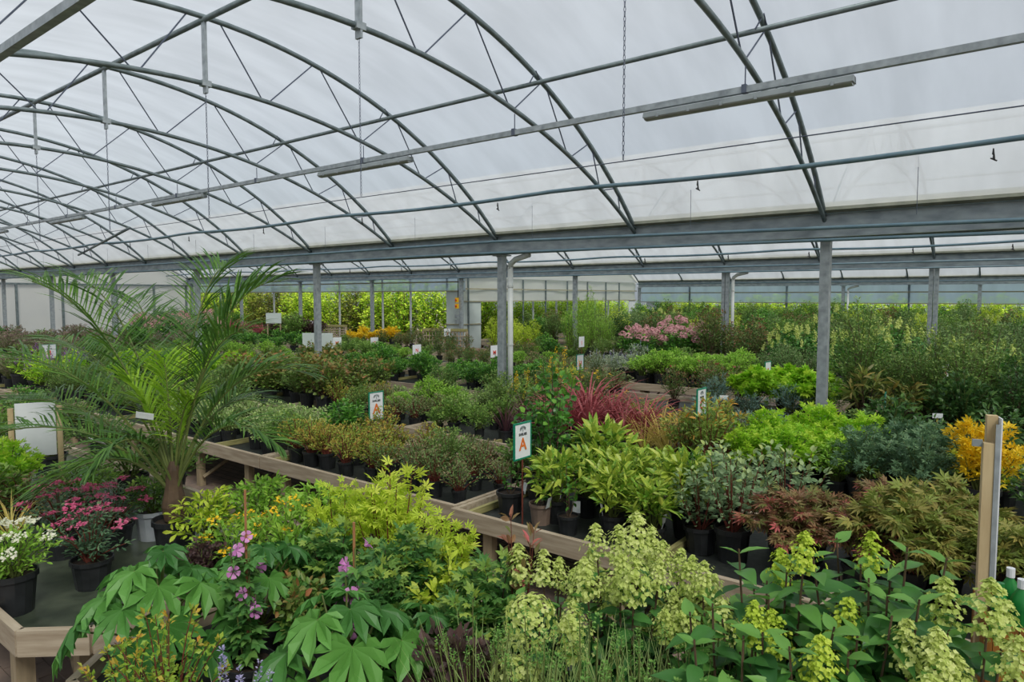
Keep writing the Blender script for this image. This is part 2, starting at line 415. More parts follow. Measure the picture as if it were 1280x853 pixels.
run('water_pipe', 'blue grey irrigation pipe slung under the nearest roof arches', 'pipe', sag(XSTART, XEND, 7.6, H0 + 1.41, .05), .027, M['bluepipe'])
run('water_pipe', 'blue grey irrigation pipe slung under the middle roof arches', 'pipe', sag(XSTART, XEND, 17.6, H0 + 1.16, .05), .027, M['bluepipe'])
run('water_pipe', 'upper blue grey water pipe fixed along the nearest gutter beam', 'pipe', [(XSTART, 8.52, H0 + .72), (0, 8.52, H0 + .76), (-7, 8.52, H0 + .88), (-14, 8.52, H0 + .86), (XEND, 8.52, H0 + .84)], .022, M['bluepipe'])
run('water_pipe', 'lower blue grey water pipe fixed under the nearest gutter beam', 'pipe', [(XSTART, 8.55, H0 + .63), (0, 8.55, H0 + .64), (-8, 8.55, H0 + .71), (-14, 8.55, H0 + .69), (XEND, 8.55, H0 + .69)], .02, M['bluepipe'])
run('water_pipe', 'upper blue grey water pipe fixed along the middle gutter beam', 'pipe', [(XSTART, 18.5, H0 + .8), (XEND, 18.5, H0 + .86)], .022, M['bluepipe'])
run('water_pipe', 'lower blue grey water pipe fixed under the middle gutter beam', 'pipe', [(XSTART, 18.5, H0 + .66), (XEND, 18.5, H0 + .7)], .02, M['bluepipe'])
run('water_pipe', 'blue grey water pipe fixed along the back wall gutter', 'pipe', [(XSTART, 32.6, H0 + .62), (XIN, 32.6, H0 + .66)], .022, M['bluepipe'])

tag((lambda b: b.build('brace_bar', M['galv2'], smooth=True))(MB().tube([tuple(at_y(98, 319, 8.3)), tuple(at_y(162, 285, 6.6))], .03, 8)), 'short slanting steel brace bar between two far roof arches', 'brace')
# drip valves under the pipes
vb = MB(); vb.tube([(0, 0, 0), (0, 0, -.05), (.005, 0, -.06), (.005, 0, -.10)], [.006, .012, .008, .014], 6); vb.tube([(-.02, 0, -.085), (.03, 0, -.115)], .007, 5)
valve_me = vb.mesh('drip_valve', M['black'])
for u in (1240, 872, 622, 452, 328, 234, 160, 102): 
    p = at_y(u, 230, 7.6); tag(link('drip_valve', valve_me, None, (p[0], 7.6, H0 + 1.335)), 'small dark drip valve hanging from the nearest irrigation pipe', 'valve', 'valves on the nearest irrigation pipe')
for x in (-.6, -2.4, -4.6, -6.6, -9, -11.5, -14, -16.5, -19, -22):
    tag(link('drip_valve', valve_me, None, (x, 17.6, H0 + 1.09), scale=(1.5, 1.5, 1.2)), 'small dark drip valve hanging from the middle irrigation pipe', 'valve', 'valves on the middle irrigation pipe')

# chains from the ridge posts
cb = MB()
nlk = 45; z0 = ZI - .1; z1 = H0 + .85
for i in range(nlk):
    z = z0 - (z0 - z1) * (i + .5) / nlk; hh = (z0 - z1) / nlk * .66; ring = []
    for k in range(7):
        t = 2 * PI * k / 6; q = (math.cos(t) * .007, 0) if i % 2 else (0, math.cos(t) * .007)
        ring.append((q[0], q[1], z + math.sin(t) * hh))
    cb.tube(ring, .0026, 4, cap=False)
chain_me = cb.mesh('hanging_chain', M['rod'])
for x in XA[3:-1]:
    tag(link('hanging_chain', chain_me, None, (x, 3.82, 0)), 'thin steel chain hanging from a ridge post of the nearest arches', 'chain', 'chains under the nearest ridge')
wb = MB(); wb.tube([(0, 0, 0), (0, 0, .66)], .003, 4); wire_me = wb.mesh('support_wire', M['rod'])
for i, x in enumerate(XA):
    tag(link('support_wire', wire_me, None, (x + 1.0, 8.3, H0 + .86)), 'thin vertical wire hanging above the nearest gutter beam', 'wire', 'wires above the nearest gutter')

# strip lamps on the rail
lb = MB(); lb.add([(-.9, -.045, 0), (.9, -.045, 0), (.9, -.06, -.05), (-.9, -.06, -.05), (-.9, .045, 0), (.9, .045, 0), (.9, .06, -.05), (-.9, .06, -.05)],
                  [(0, 1, 2, 3), (5, 4, 7, 6), (4, 5, 1, 0), (3, 2, 6, 7), (0, 3, 7, 4), (1, 5, 6, 2)]); lamp_me = lb.mesh('lamp_body', M['lampbody'])
lb = MB(); n = 8
prof = [(.056 * math.cos(PI * k / n), -.05 - .022 * math.sin(PI * k / n)) for k in range(n + 1)]
lb.add([(sx * .89, y, z) for sx in (-1, 1) for y, z in prof], [(k, k + 1, n + 2 + k, n + 1 + k) for k in range(n)] + [tuple(range(n + 1)), tuple(range(2 * n + 1, n, -1))]); diff_me = lb.mesh('diffuser', M['lampdiff'])
lb = MB(); lb.bb((-.012, -.066, -.062), (.012, -.056, -.03)); clip_me = lb.mesh('clip', M['galv'])
lb = MB(); lb.bb((-.9, -.03, 0), (.9, .03, .012)); lb.tube([(0, 0, .06), (0, 0, .4)], .006, 5)
hang_me = lb.mesh('hanger', M['rod'])
for x in (-2.15, -7.13, -12.1, -17.1, -22.1, -27.1, -32.1):
    t = thing('strip_lamp', 'unlit grey weatherproof strip lamp under the square rail', 'lamp', (x, 5.94, H0 + 1.72), 0, 'strip lamps on the rail')
    link('lamp_body', lamp_me, t); link('diffuser', diff_me, t)
    for k in range(6): link('clip', clip_me, t, (-.75 + .3 * k, 0, 0))
hb = MB(); hb.tube([(0, 0, .03), (0, 0, .2)], .006, 5); hb.bb((-.02, -.035, -.03), (.02, .035, .04)); hm = hb.mesh('rail_hanger', M['rod'])
for x in XA[2:]:
    link('hanger', hm, LRAIL, (x, 5.94, H0 + 1.77))

# ---- walls
def film_wall(name, pts, mat, nseg=1):
    b = MB(); b.add(pts, [tuple(range(len(pts)))]); return struct(b.build(name, mat))
# left gable of the two near bays, with its frame
gw = MB()
for yc in (3.82, 13.82):
    S = np.linspace(-5, 5, 25); top = [arc_z(max(-4.9, min(4.9, s)), ZT, RO) for s in S]
    vs = [(XEND, yc + s, 0) for s in S] + [(XEND, yc + s, z) for s, z in zip(S, top)]
    gw.add(vs, [(i, i + 1, 26 + i, 25 + i) for i in range(24)])
WL = struct(gw.build('wall_left', M['filmwall']))
for y in (9.0, 10.73, 12.6, 15.02, 16.88, 18.6, 5, 7, 1, 3):
    b = MB(); b.bb((XEND + .03, y - .045, 0), (XEND + .12, y + .045, 2.95)); b.build('wall_post', M['galv2'], WL)
b = MB(); b.bb((XEND + .03, Y0, 2.9), (XEND + .11, Y2, 2.99)); b.build('wall_rail', M['galv2'], WL)
b = MB(); b.tube([(XEND + .06, 12.9, 3.0), (XEND + .06, 13.8, 3.5), (XEND + .06, 14.7, 3.0)], .03, 6); b.build('gable_brace', M['galv2'], WL)
# right end gable (outside the frame)
gw = MB()
for yc, a, zt, ro in ((3.82, 5, ZT, RO), (13.82, 5, ZT, RO), (25.86, 7.04, ZT + .25, 11.1)):
    S = np.linspace(-a, a, 25); top = [arc_z(max(-a * .98, min(a * .98, s)), zt, ro) for s in S]
    gw.add([(XSTART, yc + s, 0) for s in S] + [(XSTART, yc + s, z) for s, z in zip(S, top)], [(i, i + 1, 26 + i, 25 + i) for i in range(24)])
struct(gw.build('wall_right', M['filmwall']))

def curtain(name, p0, p1, z0, z1, mat, seed=0):
    """polythene curtain from p0 to p1 with soft folds"""
    b = MB(); rr = random.Random(seed); p0 = np.array(p0, float); p1 = np.array(p1, float); L = np.linalg.norm(p1 - p0)
    d = (p1 - p0) / L; nrm = np.array([-d[1], d[0]]); n = max(4, int(L / .35)); m = 5; vs = []
    ph = [rr.uniform(0, 6) for _ in range(4)]
    for i in range(n + 1):
        for j in range(m + 1):
            s = L * i / n; t = j / m
            w = .03 * math.sin(s * 1.9 + ph[0] + t * 3) + .02 * math.sin(s * 4.3 + ph[1] - t * 4)
            q = p0 + d * s + nrm * w * (.3 + .7 * math.sin(PI * t))
            vs.append((q[0], q[1], z0 + (z1 - z0) * t + (.02 * math.sin(s * 1.3 + ph[2]) if j == 0 else 0)))
    b.add(vs, [(i * (m + 1) + j, (i + 1) * (m + 1) + j, (i + 1) * (m + 1) + j + 1, i * (m + 1) + j + 1) for i in range(n) for j in range(m)])
    return struct(b.build(name, mat, smooth=True))
def bars(parent, specs, mat, name):
    for a, c in specs: b = MB(); b.bb(a, c); b.build(name, mat, parent)
# open side along the middle gutter (left), its return wall, and the back wall
WB = curtain('wall_back_left', (XEND, Y2 + .22), (XIN, Y2 + .22), 2.56, 3.1, M['filmblue'], 1)
bars(WB, [((XEND, Y2 + .15, 2.88), (XIN, Y2 + .18, 2.93)), ((XEND, Y2 + .15, 2.54), (XIN, Y2 + .19, 2.58))], M['beige'], 'curtain_rail')
bars(WB, [((x - .03, Y2 + .24, 0), (x + .03, Y2 + .30, 3.05)) for x in (-34.6, -29.65, -24.6, -21.76, -20.09, -18.07)], M['pvc'], 'thin_post')
WS = curtain('wall_side', (XIN - .24, Y2 + .25), (XIN - .24, Y3), 2.17, 3.1, M['filmwall'], 2)
bars(WS, [((XIN - .2, Y2 + .2, 2.62), (XIN - .16, Y3, 2.67)), ((XIN - .21, Y2 + .2, 2.15), (XIN - .16, Y3, 2.19))], M['beige'], 'curtain_rail')
bars(WS, [((XIN - .2, y - .025, 0), (XIN - .15, y + .025, 3.05)) for y in (19.41, 22.86, 24.5, 26.21, 27.95, 29.68, 31.02)], M['galv2'], 'thin_post')
bars(WS, [((XIN - .6, y - .03, 0), (XIN - .54, y + .03, 2.2)) for y in (22.4, 24.1, 25.9, 27.6, 29.3, 30.6)], M['pvc'], 'thin_post')
b = MB(); b.bb((XIN - .95, Y2 + .2, 0), (XIN - .2, Y2 + .24, 2.56)); b.build('panel', M['panel'], WS)
b = MB(); b.bb((XIN - .24, Y2 + .2, 0), (XIN - .2, Y2 + 1.35, 2.2)); b.build('panel', M['panel'], WS)
bars(WS, [((XIN - .98, Y2 + .16, 1.28), (XIN - .2, Y2 + .2, 1.32)), ((XIN - .2, Y2 + .2, 1.28), (XIN - .16, Y2 + 1.35, 1.32))], M['beige'], 'panel_rail')
b = MB(); b.bb((XIN - .24, Y3 - .75, 0), (XIN - .2, Y3 - .1, 2.2)); b.build('panel', M['white'], WS)
gs = MB(); S = np.linspace(-7.04, 7.04, 25)
gs.add([(XIN - .12, 25.86 + s, 3.08) for s in S] + [(XIN - .12, 25.86 + s, max(3.1, arc_z(max(-6.9, min(6.9, s)), ZT + .25, 11.1))) for s in S], [(i, i + 1, 26 + i, 25 + i) for i in range(24)])
gs.build('gable_film', M['filmwall'], WS)
WK = curtain('wall_back_right', (XIN, Y3 + .22), (XSTART, Y3 + .22), 2.07, 2.9, M['filmblue'], 3)
bars(WK, [((XIN, Y3 + .15, 2.52), (XSTART, Y3 + .18, 2.57)), ((XIN, Y3 + .15, 2.04), (XSTART, Y3 + .19, 2.08))], M['beige'], 'curtain_rail')
bars(WK, [((x - .04, Y3 + .24, 0), (x + .04, Y3 + .31, 2.86)) for x in (-14.4, -9.6, -4.6, .4, 5.4)], M['galv2'], 'thin_post')
b = MB(); b.bb((XIN + .25, Y3 + .34, 0), (XIN + 1.1, Y3 + .38, 2.1)); b.build('panel', M['white'], WK)

# switch boxes on the corner post
t = thing('switch_box', 'two yellow and red isolator switches above grey sockets on the corner post', 'switch', (XIN - .12, Y2 - .1, 1.0))
for z, m in ((1.22, 'yellow'), (1.0, 'yellow')):
    b = MB(); b.bb((-.06, -.05, z - .09), (.06, .03, z + .09)); bx_ = b.build('switch_case', M[m], t)
    b = MB(); b.tube([(0, -.05, z), (0, -.085, z)], .035, 10); b.build('knob', M['redknob'], bx_)
for z in (.62, .42):
    b = MB(); b.bb((-.07, -.06, z - .07), (.07, .03, z + .07)); b.build('socket_box', M['lampbody'], t)
b = MB(); b.tube([(.03, .02, 1.3), (.03, .02, 2.0)], .015, 6); b.build('conduit', M['black'], t)
# ================================================================== TIMBER BENCHES
def bench_meshes(L, D):
    r = {}
    b = MB(); b.bb((0, 0, .46), (L, .045, .60)); r['front'] = b.mesh('rail', M['wood'])
    b = MB(); b.bb((0, .05, .46), (.04, D - .05, .595)); r['end'] = b.mesh('end_board', M['wood'])
    b = MB(); b.bb((.045, .05, .49), (L - .045, D - .05, .515)); r['mat'] = b.mesh('mat', M['mat'])
    b = MB(); b.bb((-.045, -.035, 0), (.045, .035, .455)); r['leg'] = b.mesh('leg', M['woodleg'])
    b = MB(); b.tube([(0, .08, .12), (0, D * .5, .44)], .025, 4); r['brace'] = b.mesh('brace', M['woodleg'])
    b = MB(); b.bb((-.02, .05, .52), (.02, D - .05, .575)); r['batten'] = b.mesh('divider', M['woodgreen'])
    b = MB(); b.bb((0, .1, .46), (L, .15, .485)); r['bearer'] = b.mesh('bearer', M['woodleg'])
    return r
_bc = {}
def bench(x0, x1, y0, y1, label, group, dy=0, divs=()):
    L, D = round(x1 - x0, 3), round(y1 - y0, 3)
    if (L, D) not in _bc: _bc[(L, D)] = bench_meshes(L, D)
    m = _bc[(L, D)]; t = thing('plant_bench', label, 'bench', (x0, y0 + dy, 0), 0, group)
    link('rail', m['front'], t); link('rail', m['front'], t, (0, D - .045, 0))
    link('end_board', m['end'], t); link('end_board', m['end'], t, (L - .04, 0, 0)); link('mat', m['mat'], t)
    for fx in (.12, .5, .88):
        for yy in (.09, D - .09): link('leg', m['leg'], t, (L * fx, yy, 0))
        link('brace', m['brace'], t, (L * fx + .08, 0, 0))
    for fx in divs: link('divider', m['batten'], t, (L * fx, 0, 0))
    return t
ZB = .515
ROWS = {'b1': (4.1, 5.55), 'b2': (6.25, 8.35), 'b3': (9.5, 11.2), 'b4': (12.4, 14.2), 'b5': (15.4, 17.6),
        'b6': (20.2, 22.2), 'b7': (23.4, 25.4), 'b8': (26.8, 28.8), 'b9': (30.2, 32.2)}
RL = {'b1': 'long weathered timber plant bench along the brick aisle', 'b2': 'timber plant bench before the nearest row of steel posts',
      'b3': 'timber plant bench just behind the nearest row of steel posts', 'b4': 'timber plant bench under the middle roof arches',
      'b5': 'timber plant bench before the middle row of posts', 'b6': 'timber plant bench behind the middle row of posts',
      'b7': 'timber plant bench in the farthest bay among tall shrubs', 'b8': 'timber plant bench in the farthest bay near the tall trees', 'b9': 'timber plant bench along the back wall'}
for k, (y0, y1) in ROWS.items():
    x = 2.0 if k != 'b1' else 2.0
    step = 2.9
    xs = []
    while x > (-36 if y0 < 18 else -16.5):
        xs.append((x - step, x)); x -= step + .02
    for i, (a, b_) in enumerate(xs):
        cx = proj(((a + b_) / 2, (y0 + y1) / 2, .6))
        if cx[2] < .5 or not -260 < cx[0] < 1560: continue
        dy = -.04 if (k == 'b1' and i < 2) else .02 if k == 'b1' else 0
        B1L = ['bench carrying the olive weeping maples', 'bench carrying the yellow spotted shrubs and red maples', 'bench carrying the golden orange and pinkish shrubs', 'bench carrying the white edged shrubs', 'bench carrying green shrubs behind the palm', 'bench carrying olive and purple spiked shrubs']
        bench(a, b_, y0, y1, 'weathered timber ' + B1L[i] if k == 'b1' and i < 6 else RL[k], 'benches ' + k.replace('b', 'in row '), dy, (.04, .62) if k == 'b1' else (.5,))
# near benches with cut corners
def cut_bench(name, poly, label, matm):
    t = thing(name, label, 'bench', (poly[0][0], poly[0][1], 0)); ox, oy = poly[0]
    n = len(poly); cen = np.mean(np.array(poly), 0)
    b = MB(); vs = [(x - ox, y - oy, ZB) for x, y in poly] + [(x - ox, y - oy, ZB - .03) for x, y in poly]
    b.add(vs, [tuple(range(n)), tuple(range(2 * n - 1, n - 1, -1))] + [(i, n + i, n + (i + 1) % n, (i + 1) % n) for i in range(n)]); b.build('mat', matm, t)
    for i in range(n):
        p, q = np.array(poly[i]), np.array(poly[(i + 1) % n]); L = np.linalg.norm(q - p); d = (q - p) / L
        c = (p + q) / 2 - np.array((ox, oy)); nm = np.array((d[1], -d[0]))
        if nm @ ((p + q) / 2 - cen) < 0: nm = -nm
        c = c + nm * .023
        b = MB(); b.box((0, 0, 0), (L + .02, .045, .14)); o = b.build('rail', M['wood'], t, (c[0], c[1], .53)); o.rotation_euler = (0, 0, math.atan2(d[1], d[0]))
    for x, y in poly:
        k = np.array((x, y)) + (cen - np.array((x, y))) * .04
        b = MB(); b.bb((-.045, -.045, 0), (.045, .045, .46)); b.build('leg', M['woodleg'], t, (k[0] - ox, k[1] - oy, 0))
        b = MB(); kk = (cen - np.array((x, y))); kk = kk / np.linalg.norm(kk) * .5
        b.tube([(kk[0] * .1, kk[1] * .1, .12), (kk[0], kk[1], .45)], .028, 4); b.build('brace', M['woodleg'], t, (k[0] - ox, k[1] - oy, 0))
    return t
cut_bench('plant_bench', [(-14.0, 1.17), (-4.2, 1.17), (-3.94, 1.40), (-3.94, 3.0), (-14.0, 3.0)], 'timber bench with a cut corner and wet green matting under the palm', M['matgreen'])
cut_bench('plant_bench', [(-3.43, 1.15), (.55, 1.15), (.55, 2.9), (-3.62, 2.9), (-3.62, 1.38)], 'timber bench carrying the big glossy leaves and cream flower heads', M['mat'])

# ================================================================== FOLIAGE LIBRARY
def nrm(a): return a / (np.linalg.norm(a, axis=-1, keepdims=True) + 1e-9)
def lob(ang, ln, w, base=.0):
    c, s = math.cos(ang), math.sin(ang)
    P = [(base, 0), (ln * .5, w), (ln, 0), (ln * .5, -w)]
    return [(x * c - y * s, x * s + y * c, (-.12 * ln if x == ln else .0)) for x, y in P]
TM = {
 'ov': (np.array([(0, 0, 0), (.33, .5, .06), (.33, 0, 0), (.33, -.5, .06), (.7, .38, .0), (.7, 0, -.05), (.7, -.38, .0), (1, 0, -.14)]),
        [(0, 2, 1), (0, 3, 2), (1, 2, 5, 4), (2, 3, 6, 5), (4, 5, 7), (5, 6, 7)]),
 'rh': (np.array([(0, 0, 0), (.5, .5, .07), (1, 0, -.06), (.5, -.5, .07)]), [(0, 3, 2), (0, 2, 1)]),
 'lan': (np.array([(0, .15, 0), (0, -.15, 0), (.45, .5, .03), (.45, -.5, .03), (.8, .35, -.06), (.8, -.35, -.06), (1, 0, -.16)]),
         [(0, 1, 3, 2), (2, 3, 5, 4), (4, 5, 6)]),
 'ndl': (np.array([(0, .5, 0), (0, -.5, 0), (1, 0, -.05)]), [(0, 1, 2)]),
}
def star(angs, lens, w):
    v = []; f = []
    for a, l in zip(angs, lens):
        f.append(tuple(range(len(v), len(v) + 4))); v += lob(a, l, w)
    return np.array(v), f
TM['map'] = star([math.radians(a) for a in (-100, -55, -20, 20, 55, 100)], [.45, .8, 1, 1, .8, .45], .12)
TM['map5'] = star([math.radians(a) for a in (-95, -45, 0, 45, 95)], [.55, .85, 1, .85, .55], .2)
TM['tri'] = star([math.radians(a) for a in (-55, 0, 55)], [.8, 1, .8], .17)
TM['flo'] = star([math.radians(a) for a in (0, 90, 180, 270)], [.5, .5, .5, .5], .24)

def put_leaves(mb, P, D, L, W, tm, rng, tip=None, roll=.5, mi=0, shade=None):
    T, F = TM[tm]; n = len(P)
    D = nrm(D); up = np.tile((0, 0, 1.), (n, 1)) + rng.normal(0, .12, (n, 3))
    S = nrm(np.cross(up, D)); N = np.cross(D, S)
    a = rng.normal(0, roll, n)[:, None]; S, N = S * np.cos(a) + N * np.sin(a), N * np.cos(a) - S * np.sin(a)
    Ls = (L * rng.uniform(.75, 1.15, n))[:, None, None]; Wl = (W * rng.uniform(.8, 1.15, n))[:, None, None]
    if tm in ('map', 'map5', 'tri', 'flo'): Wl = Ls
    V = P[:, None, :] + T[None, :, 0:1] * Ls * D[:, None, :] + T[None, :, 1:2] * Wl * S[:, None, :] + T[None, :, 2:3] * Ls * N[:, None, :]
    m = len(T); off = (np.arange(n) * m)
    c = rng.uniform(0, 1, n) if shade is None else shade
    g = np.zeros(n) if tip is None else tip
    lc = np.repeat(np.stack([c, g, np.zeros(n), np.ones(n)], 1), m, 0)
    fs = [tuple(int(i) + int(o) for i in q) for o in off for q in F]
    mb.add(V.reshape(-1, 3), fs, mi, lc)

def stem_paths(rng, H, R, ns, shape, base_r=.04, k=6, z0=.0):
    paths = []
    for i in range(ns):
        az = 2.399963 * i + rng.uniform(-.4, .4)
        f = math.sqrt((i + .5) / ns)
        if shape == 'mound':
            r = R * f * rng.uniform(.85, 1.08); z = H * math.sqrt(max(.06, 1 - (.93 * f) ** 2)) * rng.uniform(.85, 1.08)
        elif shape == 'up':
            r = R * f * rng.uniform(.6, 1.1); z = H * rng.uniform(.72, 1.06) * (1 - .25 * f)
        elif shape == 'cone':
            r = R * f * rng.uniform(.8, 1.05); z = H * (1 - .85 * f) * rng.uniform(.9, 1.05)
        elif shape == 'layer':
            r = R * f * rng.uniform(.8, 1.1); z = H * (1 - .55 * f * f) * rng.uniform(.88, 1.06)
        else:
            r = R * f; z = H * rng.uniform(.8, 1)
        e = np.array([r * math.cos(az), r * math.sin(az), z]); b = np.array([base_r * math.cos(az) * rng.uniform(0, 1), base_r * math.sin(az) * rng.uniform(0, 1), z0])
        if shape == 'layer': c = np.array([e[0] * .45, e[1] * .45, z * 1.12])
        elif shape == 'up': c = np.array([e[0] * .75, e[1] * .75, z * .5])
        else: c = np.array([e[0] * .4, e[1] * .4, z * .62])
        t = np.linspace(0, 1, k)[:, None]
        paths.append((1 - t) ** 2 * b + 2 * t * (1 - t) * c + t * t * e)
    return paths
def sample_path(p, t):
    k = len(p) - 1; x = np.clip(t, 0, .9999) * k; i = x.astype(int); w = (x - i)[:, None]
    return p[i] * (1 - w) + p[i + 1] * w, nrm(p[i + 1] - p[i])
def shrub(seed, H, R, ns, nl, L, W, tm, shape='mound', lo=.3, tw=.05, up=.25, out=.8, tipn=0, stems=True, sr=.004, roll=.5, z0=0):
    """nl leaves on each of ns stems; returns (foliage MB, stems MB)"""
    rng = np.random.default_rng(seed); fo, st = MB(), MB()
    for p in stem_paths(rng, H, R, ns, shape, z0=z0):
        t = lo + (1 - lo) * rng.uniform(0, 1, nl) ** .8
        if tipn: t[-tipn:] = rng.uniform(.965, 1, tipn)
        P, T = sample_path(p, t)
        rd = nrm(rng.normal(0, 1, (nl, 3)) * np.array((1, 1, .6)))
        off = tw * rng.uniform(.1, 1, nl)[:, None] * (1.15 - t[:, None] * .6)
        Q = P + rd * off
        rad = nrm(Q * np.array((1, 1, 0)) + 1e-5)
        D = T * .35 + rd * out + rad * .45 + np.array((0, 0, up)) + rng.normal(0, .25, (nl, 3))
        tip = np.clip((t - .93) / .06, 0, 1) * rng.uniform(.0, 1, nl) ** 1.3
        put_leaves(fo, Q, D, L, W, tm, rng, tip, roll)
        if stems: st.tube(p, np.linspace(sr * 1.5, sr * .5, len(p)), 4, cap=False)
    return fo, st
def blades(seed, n, L, W, droop=.6, spread=.9, seg=6, base=.04, stiff=.35):
    """strap leaves arching from a crown"""
    rng = np.random.default_rng(seed); mb = MB()
    for i in range(n):
        az = 2.399963 * i + rng.uniform(-.3, .3); f = math.sqrt((i + .5) / n); l = L * rng.uniform(.7, 1.1); el = PI / 2 - spread * f * rng.uniform(.6, 1.15)
        h = np.array([math.cos(az), math.sin(az), 0]); s = np.array([-math.sin(az), math.cos(az), 0]); pts = []; p = h * base * f; a = el
        for k in range(seg + 1):
            t = k / seg; w = W * (.6 + .8 * t if t < .3 else .84 * (1 - ((t - .3) / .7) ** 1.6) + .02)
            pts += [p + s * w / 2 + np.array((0, 0, .25 * w)), p, p - s * w / 2 + np.array((0, 0, .25 * w))]
            p = p + (h * math.cos(a) + np.array((0, 0, 1)) * math.sin(a)) * l / seg
            a -= droop * (.25 + t * 1.6) * rng.uniform(.7, 1.2) / seg * 2
        c = rng.uniform(0, 1); lc = np.array([[c, (k // 3) / seg, 0, 1] for k in range(len(pts))])
        f_ = []
        for k in range(seg):
            o = k * 3; f_ += [(o, o + 1, o + 4, o + 3), (o + 1, o + 2, o + 5, o + 4)]
        mb.add(pts, f_, 0, lc)
    return mb
def pot_mesh(r, h, mat):
    b = MB(); b.lathe([(r * .78, 0), (r * .95, h * .86), (r * 1.04, h * .86), (r * 1.04, h), (r * .97, h), (r * .95, h * .88)], n=14); me = b.mesh('pot', mat, False)
    b = MB(); b.lathe([(.001, h * .88), (r * .5, h * .9), (r * .96, h * .87)], n=14); return me, b.mesh('soil', M['soil'])
POT = {'s': pot_mesh(.085, .15, M['pot']), 'm': pot_mesh(.115, .20, M['pot']), 'l': pot_mesh(.15, .25, M['pot']), 'b': pot_mesh(.095, .17, M['potbrown']), 'g': pot_mesh(.13, .22, M['potgrey'])}
POTH = {'s': .13, 'm': .175, 'l': .22, 'b': .15, 'g': .19}
tg = MB(); tg.box((0, 0, 0), (.002, .06, .09)); TAG = tg.mesh('plant_tag', M['tag'])
tg = MB(); tg.tube([(0, 0, -.12), (0, 0, 0)], .003, 4); TAGS = tg.mesh('tag_stem', M['tag'])

